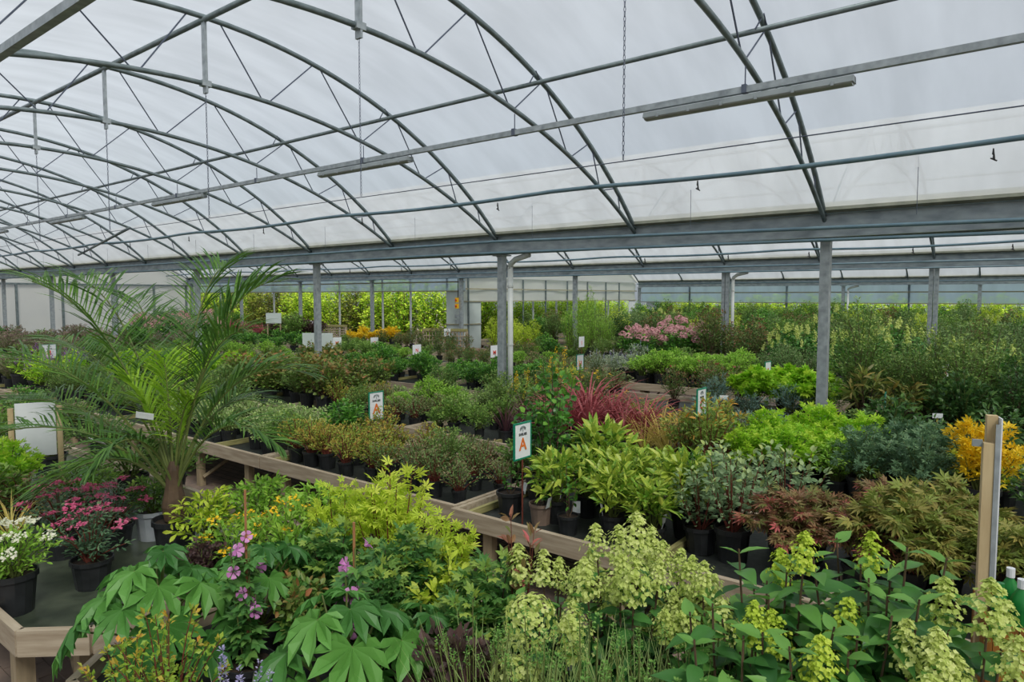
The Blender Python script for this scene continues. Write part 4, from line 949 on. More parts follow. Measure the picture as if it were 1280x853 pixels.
# ---- row 2
patch('laureldk', -.1, .7, 6.5, 8.1, .5, .5, 'dark glossy shrub by the gold leaved shrubs on the second bench', 'glossy shrubs on the second bench')
patch('yellow', -.62, -.12, 6.45, 6.95, .36, .4, 'bright golden yellow leaved shrub in black pot', 'golden yellow shrubs', (.95, 1.2))
patch('limeyellow', -.7, -.1, 7.0, 7.4, .36, .4, 'yellow green shrub just behind the golden yellow one', 'yellow green shrubs by the golden one')
patch('bluegreen', -1.32, -.66, 6.45, 7.3, .38, .42, 'dark blue green bushy shrub beside the golden yellow one', 'blue green bushes', (.95, 1.15))
patch('laureldk', -1.5, -.3, 7.45, 8.2, .45, .42, 'dark glossy leaved shrub beneath the small white price plate', 'glossy shrubs by the price plate', (.9, 1.1))
patch('lime', -2.5, -1.32, 6.45, 7.6, .36, .4, 'vivid lime green mounded shrub on the second bench', 'lime green mounds', (1.0, 1.2))
patch('pieris', -3.0, -2.5, 6.4, 7.1, .3, .36, 'upright shrub with orange shoot tips beside the lime mounds', 'orange tipped shrubs', (1.0, 1.2))
patch('blue', -3.3, -2.2, 7.7, 8.2, .4, .42, 'blue grey needle shrub behind the red lettered C sign', 'blue grey shrubs by the C sign')
patch('olive', -2.1, -1.5, 7.75, 8.2, .4, .42, 'low brownish olive shrub at the foot of the steel post', 'brownish shrubs by the post', (.8, 1.0))
patch('carex', -3.5, -3.0, 6.45, 7.1, .26, .32, 'straw yellow arching grass beside the red lettered C sign', 'straw yellow grasses', (.95, 1.2), 'grass', 'potted_grass')
patch('phormred', -3.85, -3.55, 6.6, 7.3, .4, .45, 'crimson strap leaved plant beside the straw yellow grasses', 'crimson plants by the grasses', (.85, 1.0), 'plant', 'strap_leaf_plant')
patch('phormred', -4.75, -4.05, 6.5, 7.5, .36, .42, 'crimson strap leaved plant with arching blades in a dense clump', 'crimson strap leaved clump', (1.0, 1.25), 'plant', 'strap_leaf_plant')
patch('blackgrass', -5.4, -4.95, 6.5, 7.2, .3, .36, 'blackish purple grass clump beside the crimson plants', 'blackish grasses', (1, 1.2), 'grass', 'potted_grass')
patch('roundleaf', -5.2, -4.85, 6.9, 7.5, .3, .36, 'tall round leaved green shrub behind the blackish grass', 'round leaved shrubs by the blackish grass', (.75, .95))
patch('orangefl', -5.0, -3.5, 7.6, 8.25, .4, .38, 'low bush dotted with orange yellow flowers behind the crimson plants', 'orange flowered bushes', (1, 1.2))
patch('yspike', -6.3, -5.0, 7.45, 8.2, .36, .38, 'green plant with thin yellow flower spikes near the white downpipe', 'yellow spiked plants', (1, 1.2))
patch('mid', -6.6, -5.6, 6.45, 7.4, .38, .4, 'mid green low shrub before the white downpipe', 'green shrubs before the downpipe', (.75, .95))
patch('euony', -8.2, -6.5, 7.3, 8.25, .36, .36, 'pale cream edged low shrub near the foot of the downpipe', 'pale low shrubs by the downpipe', (1.0, 1.2))
patch('abelia', -8.2, -6.6, 6.4, 7.2, .36, .36, 'low dark leaved shrub with pinkish tips on the second bench', 'dark low shrubs', (.85, 1.0))
patch('gold', -8.9, -8.2, 6.45, 7.4, .36, .4, 'rusty gold shrub beside the second orange A sign', 'rusty gold shrubs')
patch('autumn', -12.2, -8.9, 6.5, 8.2, .46, .5, 'tall shrub with rust red and green leaves on the second bench', 'rust red leaved shrubs', (.9, 1.2))
patch('lime', -16.5, -12.4, 6.5, 8.2, .55, .55, 'bright lime green clump beyond the rust red shrubs', 'lime clumps beyond the rust shrubs', (.9, 1.1))
patch('olive', -19.5, -16.5, 6.5, 8.2, .6, .6, 'olive shrub with small leaves near the B sign bench end', 'olive shrubs near the B sign', (1, 1.2))
patch('heather', -30, -19.5, 6.5, 8.2, .7, .65, 'dusty pink heather clump on the second bench far end', 'heathers on the second bench', (1.1, 1.4))
# ---- row 3
patch('tallgloss', -.4, .9, 9.8, 11, .5, .55, 'tall dark glossy shrub behind the nearest posts', 'dark glossy shrubs in row three', (.75, .95))
patch('rhodo', -2.0, -1.15, 9.65, 10.2, .36, .4, 'long leaved shrub with bronze and yellow green leaves by the green edged sign', 'bronze long leaved shrubs', (1, 1.25))
patch('talleuony', -2.3, -.5, 10.2, 11.1, .42, .42, 'tall olive variegated shrub behind the bronze leaved ones', 'tall olive shrubs', (.9, 1.1))
patch('laureldk', -1.1, -.5, 9.7, 10.2, .4, .4, 'dark glossy shrub beside the bronze leaved ones', 'glossy shrubs by the bronze ones')
patch('olive', -2.5, -2.0, 9.7, 10.2, .4, .4, 'brown tinged mound beside the steel post', 'brown mounds by the post', (.9, 1.1))
patch('acerspread', -3.6, -2.4, 10.0, 11.1, .55, .5, 'spreading lime green maple with layered leaves near the steel post', 'lime spreading maples', (1, 1.15))
patch('blue', -4.0, -2.6, 9.65, 10.0, .45, .4, 'blue grey low shrub at the front of the third bench', 'blue grey low shrubs')
patch('photinia', -4.9, -3.7, 10.0, 11.1, .5, .5, 'reddish brown tipped shrub beside the lime maple', 'red tipped shrubs by the lime maple', (.8, 1.0))
patch('orangefl', -7.4, -5.9, 9.7, 10.6, .42, .42, 'bush with small orange flowers by the red lettered H sign', 'orange bushes by the H sign', (1, 1.25))
patch('abelia', -7.4, -5.9, 10.6, 11.1, .42, .42, 'pinkish green bush behind the red lettered H sign', 'pinkish bushes by the H sign', (1.1, 1.3))
patch('laurel', -13.2, -7.5, 9.75, 11.05, .5, .5, 'vivid glossy green leafy shrub in the third row', 'vivid green shrubs', (.72, .88))
patch('autumn', -16, -13.3, 9.75, 11, .6, .6, 'green shrub flushed rust beyond the vivid green ones', 'rust flushed shrubs in row three', (.7, .9))
patch('fern', -21, -16.2, 9.75, 11, .7, .6, 'yellow green feathery clump beyond the rust flushed shrubs', 'feathery clumps in row three', (1, 1.2))
patch('heather', -30, -21, 9.75, 11, .8, .65, 'muted pink heather clump in the third row far end', 'heathers in row three', (1.1, 1.4))
# ---- row 4
patch('tallmid', -.3, 1.2, 12.7, 14, .6, .6, 'tall mid green shrub on the fourth bench right of the cream flowers', 'tall green shrubs in row four', (.8, 1))
patch('hydcream', -3.4, -.4, 12.8, 14, .6, .6, 'bushy shrub with cone shaped cream flower heads on the fourth bench', 'cream flowered shrubs in row four', (.8, .95))
patch('tallvar', -4.4, -3.4, 12.7, 14, .55, .6, 'silvery variegated shrub beside the cream flowered shrubs', 'silvery shrubs in row four', (.7, .85))
patch('fern', -6.9, -4.5, 12.6, 14.0, .5, .45, 'feathery light green plant above the visible timber bench end', 'feathery light green plants', (1.2, 1.5))
patch('whitespike', -8.0, -6.9, 12.6, 14, .5, .45, 'silver leaved plant with pale flower spikes near the H sign', 'silver spiked plants')
patch('abelia', -10, -8.0, 12.6, 14, .5, .45, 'pinkish green bush in the fourth row', 'pinkish bushes in row four', (.9, 1.1))
patch('photinia', -13.5, -10, 12.6, 14, .6, .55, 'shrub with dark red tips by the lettered N and M signs', 'red tipped shrubs by the N and M signs', (.62, .78))
patch('mid', -18, -13.5, 12.6, 14, .6, .55, 'mid green bush in the fourth row', 'green bushes in row four', (.8, .95))
patch('laurel', -24, -18, 12.6, 14, .8, .6, 'glossy green bush in the fourth row far end', 'glossy bushes in row four', (.8, 1.0))
patch('hydpink', -31, -24, 12.6, 14, .9, .7, 'bush with round pink flower heads near the white gable wall', 'pink flowered bushes by the gable', (1, 1.2))
# ---- row 5
patch('tallvar', -2.4, 1.2, 15.6, 17.4, .7, .7, 'tall silvery variegated shrub before the middle posts', 'tall silvery shrubs in row five', (.85, 1.1))
patch('hydcream', -5.2, -2.5, 15.6, 17.4, .7, .7, 'cream flowered bushy shrub before the middle posts', 'cream flowered shrubs in row five', (.9, 1.1))
patch('tallred', -6.8, -5.3, 15.6, 17.4, .65, .65, 'tall reddish shrub beside a double post', 'tall reddish shrubs in row five', (.9, 1.15))
patch('hydpink', -9.0, -6.9, 15.6, 17.4, .65, .65, 'bush with pink rounded flower heads before the middle posts', 'pink flowered bushes in row five', (1, 1.2))
patch('olive', -9.6, -9.0, 15.6, 16.4, .5, .5, 'rounded olive bush by the lettered I sign', 'olive bushes by the I sign', (1.2, 1.5))
patch('tallfern', -12.3, -9.6, 15.7, 17.4, .55, .65, 'tall feathery bright green plant behind the lettered I sign', 'tall feathery plants', (.85, 1.1))
patch('tallgold', -13.4, -12.4, 15.6, 17.4, .6, .6, 'yellowish green bush beside the tall feathery plants', 'yellowish bushes in row five', (.8, 1))
patch('photinia', -18.5, -14.9, 15.6, 17.0, .65, .6, 'dark red flushed shrub before the lattice planter', 'dark red shrubs in row five', (.62, .85))
patch('yellow', -21.0, -18.8, 16.4, 17.3, .6, .5, 'golden yellow bush by the open curtained side', 'golden bushes in row five', (.9, 1.05))
patch('mid', -23, -18.6, 15.6, 16.4, .7, .6, 'green bush before the open curtained side', 'green bushes in row five', (.75, .9))
patch('heuch', -25, -23.2, 15.7, 17.3, .6, .6, 'dark purple leaved bush near the white info board', 'dark purple bushes', (2.2, 2.8))
patch('phormred', -29, -25, 15.8, 17.3, .8, .7, 'crimson strap leaved plant near the open curtained side', 'crimson plants in row five', (1.1, 1.4), 'plant', 'strap_leaf_plant')
patch('talllaurel', -35.5, -29, 15.6, 17.3, 1, .8, 'glossy green bush near the white gable wall', 'bushes by the gable wall', (.8, 1.0))
# ---- farthest bay
far = [('tallmid', 'tall mid green shrub'), ('tallgloss', 'tall dark glossy shrub'), ('talleuony', 'tall olive small leaved shrub'), ('talllaurel', 'broad glossy green shrub'),
       ('tallred', 'tall reddish green shrub'), ('tallgold', 'yellow green shrub'), ('tallvar', 'silvery variegated shrub'), ('hydcream', 'cream flowered shrub')]
rf = random.Random(5)
for rk, where in (('b6', 'just behind the middle posts'), ('b7', 'in the middle of the farthest bay'), ('b8', 'deep in the farthest bay'), ('b9', 'against the back wall')):
    y0, y1 = ROWS[rk]
    x = 1.6
    while x > -16.2:
        for yy in (y0 + .5, y1 - .5):
            k, nm = far[min(7, int(rf.random() ** 1.0 * 8))] if rk != 'b9' else far[rf.choice((0, 1, 2, 5, 0, 3))]
            X = x + rf.uniform(-.2, .2)
            u, v, d = proj((X, yy, 1))
            if -60 < u < 1360:
                s = rf.uniform(.9, 1.2) * (1.12 if rk in ('b8', 'b9') else 1)
                plant(k, X, yy + rf.uniform(-.15, .15), ZB, nm + ' ' + where, 'shrub', nm + ' ' + where, s * 1.12, s * (1.0 if rk != 'b9' else 1.05), rng=rf, name='potted_shrub')
        x -= .78

# ================================================================== FOREGROUND PLANTS
def nominal(key): return max(max(v.co.z for v in me.vertices) * sc_ + loc[2] for nm, me, kind, loc, rot, sc_ in SP[key][0] if nm == 'foliage')
_nom = {}
def fp(key, u, v, d, label, sc=1, cat='plant', name='potted_shrub', group=None, rz=None, var=None):
    """v is the photo row of the plant's top"""
    if key not in _nom: _nom[key] = nominal(key)
    p = at_d(u, v, d); sz = max(.35, (p[2] - ZB) / _nom[key])
    return plant(key, p[0], p[1], ZB, label, cat, group, sc, sz, rz, random.Random(int(u * 7 + d * 31)), name, var)
def leaf_grid(L, W, n=6, fold=.18, curl=.25, tipn=.9):
    b = MB(); vs = []
    for i in range(n + 1):
        t = i / n; w = W / 2 * math.sin(PI * (t ** .68)) ** 1.05 if 0 < t < 1 else 0.0008
        z = -curl * L * t * t; x = L * t
        for k, s in enumerate((-1, -.5, 0, .5, 1)): vs.append((x, s * w, z + fold * abs(s) * w + .04 * w * math.sin(t * 22) * abs(s)))
    f = [(i * 5 + k, (i + 1) * 5 + k, (i + 1) * 5 + k + 1, i * 5 + k + 1) for i in range(n) for k in range(4)]
    b.add(vs, f); return b
def recolor(b, c, g=0): b.lc = [np.tile((c, g, 0, 1), (len(v), 1)) for v in b.v]; return b
HL = [recolor(leaf_grid(.118, .058, 8, .3, cu), c, g).mesh('leaf', LM['hydr'], True) for cu, c, g in ((.18, .0, 0), (.35, .4, 0), (.25, .75, .1), (.15, .8, .45))]
def hydrangea(u, v, d, label, seed, stems, H, R, head, heads, lsc=1.0, group=None):
    rg = np.random.default_rng(seed); p = at_d(u, v, d)
    t = thing('hydrangea', label, 'plant', (p[0], p[1], ZB), 0, group)
    link('pot', POT['l'][0], t); link('soil', POT['l'][1], t); st = MB()
    for si, path in enumerate(stem_paths(rg, H, R, stems, 'up', .06, 9, .2)):
        st.tube(path, np.linspace(.006, .0035, len(path)), 5, cap=False)
        L = np.linalg.norm(path[-1] - path[0]); npair = max(5, int(L / .062)); a0 = rg.uniform(0, 3)
        for k in range(npair):
            tt = .28 + .70 * k / (npair - 1); P, T = sample_path(path, np.array([tt])); P, T = P[0], T[0]
            for sgn in (0, PI):
                az = a0 + k * PI / 2 + sgn
                last = k >= npair - 2
                me = HL[3] if (k == npair - 1) else HL[int(rg.integers(0, 3))]
                s = lsc * (.62 if k == npair - 1 else .88 if last else 1) * rg.uniform(.75, 1.15)
                link('leaf', me, t, P, (rg.uniform(-.4, .4), (-.45 if k == npair - 1 else rg.uniform(-.35, .5)), az + rg.uniform(-.3, .3)), (s, s, s))
        if heads is True or si in heads:
            P, T = path[-1], nrm(path[-1] - path[-2]); me = FME[head][int(rg.integers(0, len(FME[head])))]
            o = link('flower_head', me, t, P - T * .02); q = Vector(T + np.array((0, 0, .35))).to_track_quat('Z', 'Y')
            o.rotation_mode = 'QUATERNION'; o.rotation_quaternion = q; s = rg.uniform(.8, 1.15); o.scale = (s, s, s)
    st.build('stems', M['stembrown'], t)['kind'] = 'stuff'
    return t
def hy(u, v, d, label, seed, stems, R, head, heads, lsc): return hydrangea(u, v, d, label, seed, stems, at_d(u, v, d)[2] - ZB + .06, R, head, heads, lsc)
hy(685, 700, 2.75, 'lime flowered hydrangea with loose heads beside the thin red twig', 1, 10, .26, 'cream', {1, 3, 5, 6, 8, 9}, .95)
hy(785, 690, 2.68, 'hydrangea massed with pale cream green flower heads before the spotted shrubs', 2, 18, .32, 'cream', True, .9)
hy(870, 740, 2.5, 'cream green flowered hydrangea standing over the lavender', 3, 10, .22, 'cream', True, .9)
hy(650, 800, 2.45, 'small hydrangea with full rounded cream heads over the lavender', 4, 3, .11, 'creambig', True, .8)
hy(965, 680, 2.35, 'broad leaved hydrangea with few lime heads before the red maples', 5, 24, .34, 'limehead', {5, 13}, 1.25)
hy(1100, 650, 2.35, 'broad leaved hydrangea with lime heads before the wooden sign post', 6, 24, .34, 'limehead', {6, 17}, 1.25)
hy(1205, 775, 2.1, 'hydrangea heavy with cream flower heads beside the amber wooden crate', 7, 9, .24, 'cream', True, 1.0)
hy(1040, 750, 2.05, 'low broad leaved hydrangea between the cream headed ones', 8, 20, .30, 'limehead', {2, 9}, 1.15)
hy(915, 775, 2.1, 'leafy hydrangea with scattered lime heads over the bench edge', 9, 16, .26, 'limehead', {3}, 1.1)
hy(1150, 840, 1.95, 'cream headed hydrangea leaning before the amber wooden crate', 10, 9, .22, 'cream', True, 1.0)

# fatsia: big palmate leaves
def palmate(R, lobes, seed):
    rg = np.random.default_rng(seed); b = MB(); angs = np.linspace(-2.25, 2.25, lobes); vs = [(0, 0, 0)]; fs = []
    def pt(r, a, dz=0): return (r * math.cos(a), r * math.sin(a), -.22 * r * r / R + dz)
    st = (angs[1] - angs[0]); sin = []
    for i in range(lobes + 1): a = angs[0] + st * (i - .5); vs.append(pt(R * (.37 if 0 < i < lobes else .2), a, .012)); sin.append(i + 1)
    for i, a in enumerate(angs):
        r = R * (1 - .38 * (abs(a) / 2.25) ** 1.6) * rg.uniform(.93, 1.05); n0 = len(vs)
        vs += [pt(r * .45, a, -.016), pt(r * .74, a - st * .43, .008), pt(r * .74, a + st * .43, .008), pt(r * .8, a, -.012), pt(r, a, -.02)]
        m, sl, sr, m2, tp = range(n0, n0 + 5); s0, s1 = sin[i], sin[i + 1]
        fs += [(0, s0, m), (0, m, s1), (s0, sl, m2, m), (m, m2, sr, s1), (sl, tp, m2), (m2, tp, sr)]
    b.add(vs, [q[::-1] for q in fs]); return b
FL = [recolor(palmate(.165, 9, i), c).mesh('leaf', LM['fatsia'], False) for i, c in ((0, .0), (1, .5), (2, 1.0))]
def fatsia(u, v, d, label, seed, n, H, R, ls=1.0):
    rg = np.random.default_rng(seed); p = at_d(u, v, d); t = thing('fatsia', label, 'plant', (p[0], p[1], ZB))
    link('pot', POT['m'][0], t); link('soil', POT['m'][1], t)
    for i in range(n):
        az = 2.4 * i + rg.uniform(-.3, .3); f = math.sqrt((i + .5) / n); z = H * (1 - .75 * f * f) * rg.uniform(.9, 1.08); r = R * f
        e = np.array([r * math.cos(az), r * math.sin(az), .18 + z]); b = MB(); b.tube([(0, 0, .18), (e[0] * .5, e[1] * .5, .18 + z * .7), tuple(e)], [.006, .005, .004], 5)
        s = ls * rg.uniform(.8, 1.15) * (.75 if f < .3 else 1)
        lf = link('leaf', FL[i % 3], t, e, (rg.uniform(-.2, .2), .15 + .75 * f * rg.uniform(.6, 1.1), az), (s, s, s))
        o = b.build('leaf_stalk', M['stem'], t)
    return t
fatsia(200, 770, 3.2, 'big glossy palmate leaved plant overhanging the cut bench corner', 1, 22, .46, .36, 1.15)
fatsia(325, 745, 3.4, 'glossy palmate leaved plant behind the pink mallow spire', 2, 14, .46, .28, .9)
fatsia(430, 760, 2.55, 'big glossy palmate leaved plant beside the second pink mallow', 3, 20, .55, .34, 1.05)
fatsia(525, 780, 2.75, 'low palmate leaved plant beside the dark purple foliage', 4, 11, .40, .24, .9)

# palm
def frond(b0, tip, rise, seed, lime=False, n=42):
    rg = np.random.default_rng(seed); b0, tip = np.array(b0, float), np.array(tip, float)
    c = b0 + (tip - b0) * np.array((.38, .38, 0)) + np.array((0, 0, (tip[2] - b0[2]) * .75 + rise))
    t = np.linspace(0, 1, 15)[:, None]; path = (1 - t) ** 2 * b0 + 2 * t * (1 - t) * c + t * t * tip
    r = MB(); r.tube(path, np.linspace(.011, .003, 15), 5); lf = MB()
    L = np.linalg.norm(np.diff(path, axis=0), axis=1).sum()
    ts = .30 + .69 * np.linspace(0, 1, n); P, T = sample_path(path, ts)
    for sg in (-1, 1):
        S = nrm(np.cross(T, np.array((0, 0, 1.)))) * sg; N = np.cross(S * sg, T)
        ll = .33 * L ** .5 * np.sin(PI * (.12 + .80 * np.linspace(0, 1, n))) ** .6
        D = S * .75 + T * (.55 + .5 * np.linspace(0, 1, n)[:, None]) + N * .35 + rg.normal(0, .07, (n, 3)) + np.array((0, 0, -.12))
        for i in range(n): put_leaves(lf, P[i:i + 1], D[i:i + 1], ll[i], .0165, 'lan', rg, np.array([.0]), .25)
    return r, lf
pb = at_z(220, 690, ZB); pr = thing('palm', 'feathery date palm with long arching fronds on the wet green bench', 'palm', (pb[0], pb[1], ZB))
link('pot', POT['l'][0], pr); link('soil', POT['l'][1], pr)
b = MB(); b.lathe([(.03, .2), (.07, .24), (.085, .34), (.06, .46), (.045, .6), (.02, .66)], n=12, closed=True); b.build('trunk', M['stembrown'], pr)
D0 = float((pb - np.array([0, 0, H0])) @ Vv)
TIPS = [(40, 352, .0, .25), (95, 348, .35, .3), (165, 372, .7, .3), (282, 332, .5, .3), (352, 352, .25, .42), (388, 470, .2, .5), (352, 560, -.3, .5), (305, 415, -.3, .3), (235, 400, .9, .3), (-40, 452, .1, .45),
        (-55, 560, -.1, .5), (5, 505, .7, .4), (35, 628, -.25, .55), (110, 590, -.6, .5), (60, 425, 1.0, .3), (330, 505, .7, .4)]
for i, (u, v, dd, rise) in enumerate(TIPS):
    tip = at_d(u, v, D0 + dd) - pb - np.array((0, 0, 0)) + np.array((0, 0, pb[2] - ZB))
    r, lf = frond((.02 * math.cos(i), .02 * math.sin(i), .42), tip, rise, i)
    o = r.build('frond', M['stem'], pr); q = lf.build('leaflets', LM['palm'], o); q['kind'] = 'stuff'
for i, (u, v, dd, rise) in enumerate([(150, 470, -.1, .1), (205, 452, -.05, .1), (240, 500, -.15, .15), (180, 500, .2, .1)]):
    tip = at_d(u, v, D0 + dd) - pb + np.array((0, 0, pb[2] - ZB)); r, lf = frond((0, 0, .45), tip, rise, 40 + i)
    o = r.build('frond', M['stem'], pr); q = lf.build('leaflets', LM['palmlime'], o); q['kind'] = 'stuff'
for (u, v, dd, rot) in ((181, 520, -.35, (.3, .2, .9)), (122, 552, -.4, (1.0, .3, .6))):
    q = at_d(u, v, D0 + dd) - np.array((pb[0], pb[1], ZB)); b = MB(); b.box((0, 0, 0), (.11, .003, .045)); o = b.build('paper_tag', M['tag'], pr, q); o.rotation_euler = rot

# mallows: tall pink spires tied to canes
def mallow(u, v, d, label, H, seed, nf):
    rg = np.random.default_rng(seed); p = at_d(u, v, d); t = thing('mallow', label, 'plant', (p[0], p[1], ZB))
    link('pot', POT['m'][0], t); link('soil', POT['m'][1], t)
    b = MB(); b.tube([(0, 0, .1), (.01, 0, H)], .006, 6); b.build('cane', M['stake'], t)
    st = MB(); fo = MB()
    for k in range(3):
        q = stem_paths(rg, H * .97 - .17, .07, 3, 'up', .03, 6, 0)[k] + np.array((0, 0, .17)); st.tube(q, .004, 4, cap=False)
        tt = rg.uniform(.1, .95, 34); P, T = sample_path(q, tt); D = nrm(rg.normal(0, 1, (34, 3)) * np.array((1, 1, .2))) + np.array((0, 0, .1))
        put_leaves(fo, P + D * .025, D, .07, .055, 'map5', rg, None, .4)
        P2, T2 = sample_path(q, np.linspace(.5, 1, nf // 3 + 1))
        for j in range(len(P2)):
            az = rg.uniform(0, 6.28); o = link('flower', FME['mallow'][0], t, P2[j] + .04 * np.array((math.cos(az), math.sin(az), 0)), (0, rg.uniform(.9, 1.5), az)); s = rg.uniform(.75, 1.15); o.scale = (s, s, s)
    fo.build('foliage', LM['acerdark'], t)['kind'] = 'stuff'; st.build('stems', M['stem'], t)['kind'] = 'stuff'
mallow(307, 700, 3.05, 'tall pink mallow spire tied to a cane before the palm', .98, 1, 10)
mallow(442, 760, 2.8, 'pink mallow spire beside the largest palmate leaves', .92, 2, 12)
# lavender and silver spikes in front
def spiky(u, v, d, label, seed, n, H, R, head, leafm, hs, name='lavender'):
    rg = np.random.default_rng(seed); p = at_d(u, v, d); t = thing(name, label, 'plant', (p[0], p[1], ZB)); link('pot', POT['m'][0], t); link('soil', POT['m'][1], t)
    bl = blades(seed, n, H * .85, .007, .25, .55, 4, .08); bl.build('foliage', LM[leafm], t, (0, 0, .17))['kind'] = 'stuff'
    st = MB()
    for k, q in enumerate(stem_paths(rg, H, R, n // 5, 'up', .07, 5, 0)):
        st.tube(q + np.array((0, 0, .17)), .0022, 4, cap=False); T = nrm(q[-1] - q[-2])
        o = link('flower_spike', FME[head][0], t, q[-1] + np.array((0, 0, .17)) - T * .03); o.rotation_mode = 'QUATERNION'; o.rotation_quaternion = Vector(T).to_track_quat('Z', 'Y'); s = hs * rg.uniform(.75, 1.15); o.scale = (s, s, s)
    st.build('stems', M['stem'], t)['kind'] = 'stuff'
for i, (u, d) in enumerate(((595, 2.3), (670, 2.2), (735, 2.25), (800, 2.2), (870, 2.2), (935, 2.2))):
    spiky(u, 900, d, 'grassy green lavender with thin upright stems under the cream flower heads', 60 + i, 100, .64, .22, 'lavspike', 'lav', 1.0)
for o in bpy.data.objects:
    if o.name.startswith('lavender'): o['group'] = 'lavenders at the bench edge'
spiky(295, 900, 2.25, 'silvery plant with pale violet flower spikes beside the orange shoots', 70, 50, .46, .16, 'violet', 'perov', .8, 'russian_sage')
F = [('nandina', 205, 745, 2.45, 'red stemmed shrub with orange tipped shoots before the big palmate leaves', .85), ('nandina', 160, 790, 2.5, 'red stemmed shrub with yellow green leaves at the cut bench corner', .8),
 ('acerlime', 488, 575, 3.75, 'lime green maple with fine pointed leaves before the aisle bench', 1.1), ('acerlime', 425, 600, 3.9, 'lime green maple shoots rising before the timber rail', .95),
 ('acerlime', 545, 640, 3.5, 'yellow lime maple with loose shoots beside the dark green maple', .95), ('acerdark', 415, 650, 3.55, 'mid green maple behind the second pink mallow', 1.05),
 ('acerdark', 500, 655, 3.25, 'mid green bushy maple in front of the lime maples', 1.15), ('acerdark', 615, 690, 3.0, 'dark green maple beside the lime flowered hydrangea', 1.1),
 ('acerdark', 575, 735, 2.8, 'dark feathery maple above the purple foliage', .9), ('limeyellow', 560, 690, 3.15, 'yellow green narrow leaved shrub with loose shoots among the maples', .95),
 ('acerdark', 470, 700, 3.0, 'green maple between the second mallow and the lime maples', .9), ('laurel', 375, 665, 3.75, 'glossy green shrub between the two mallows', .9),
 ('yellowfl', 355, 622, 4.0, 'green clump with small yellow flowers by the timber bench legs', 1.15), ('yellowfl', 295, 640, 4.1, 'green clump with yellow flowers just right of the palm pot', 1.15),
 ('limeyellow', 262, 605, 4.6, 'yellow green bush behind the palm trunk', 1.05), ('fern', 325, 592, 4.7, 'fresh green feathery clump behind the first pink mallow', 1.3), ('fern', 395, 605, 4.3, 'fresh green feathery clump before the bench legs', 1.2),
 ('autumn', 375, 705, 3.25, 'small rust leaved shrub between the two mallows', .5), ('heuch', 250, 672, 3.9, 'low brown leaved clump at the palm foot', 1.2), ('heuch', 565, 775, 2.5, 'dark purple leaved clump beside the lavender', 1.2),
 ('heuch', 610, 800, 2.45, 'dark purple leaved clump under the dark feathery maple', 1.0), ('redtwig', 648, 632, 3.0, 'thin red leaved twig leaning past the timber rail', 1.0),
 ('whitefl', 14, 658, 3.95, 'green bush in black pot with flat white flower clusters', 1.05), ('spirpink', 112, 628, 4.3, 'dark leaved bush with deep pink flower clusters beside the palm', 1.05),
 ('spirpink', 75, 600, 4.8, 'pink flowered dark bush behind the white flowered one', 1.15), ('spirpink', 140, 600, 5.0, 'pink flowered bush touching the palm fronds', 1.15), ('abelia', 30, 590, 5.4, 'dull pinkish bush behind the pink flowered ones', 1.4),
 ('mid', 100, 570, 5.7, 'green bush before the white board on wooden posts', 1.3), ('lime', 5, 545, 5.6, 'yellow green bush under the white board', 1.2), ('mid', -35, 570, 5.2, 'green bush beside the yellow green one under the white board', 1.4)]
for k, u, v, d, lab, sc_ in F: fp(k, u, v, d, lab, sc_)
fp('carex', 12, 620, 4.9, 'straw green grass tuft behind the white flowered bush', .9, 'grass', 'potted_grass')
for i, (u, v, d) in enumerate(((160, 540, 6.2), (215, 545, 6.4), (60, 520, 7.0), (-10, 510, 7.2), (130, 515, 7.6), (20, 500, 8.5), (90, 495, 9.0), (-40, 490, 9.5), (45, 485, 11))):
    fp('mid' if i % 2 else 'olive', u, v, d, 'bushy green shrub on the wet bench behind the palm fronds' if i % 2 else 'olive small leaved shrub on the wet bench behind the palm fronds', 1.35, group='shrubs on the wet bench ' + ('green' if i % 2 else 'olive'))
fp('talllaurel', 30, 478, 9.5, 'light green leafy shrub rising above the white board', .7)
# pale grey pot beside the palm
p = at_z(192, 672, ZB); t = thing('grey_pot', 'pale grey plant pot with dark lettering beside the palm trunk', 'pot', (p[0], p[1], ZB)); link('pot', POT['g'][0], t); link('soil', POT['g'][1], t)
for nm, me, kind, loc, rot, s in SP['mid'][0][2:]:
    link(nm, me, t, (0, 0, .19), rot, (.9, .9, .9))['kind'] = 'stuff'

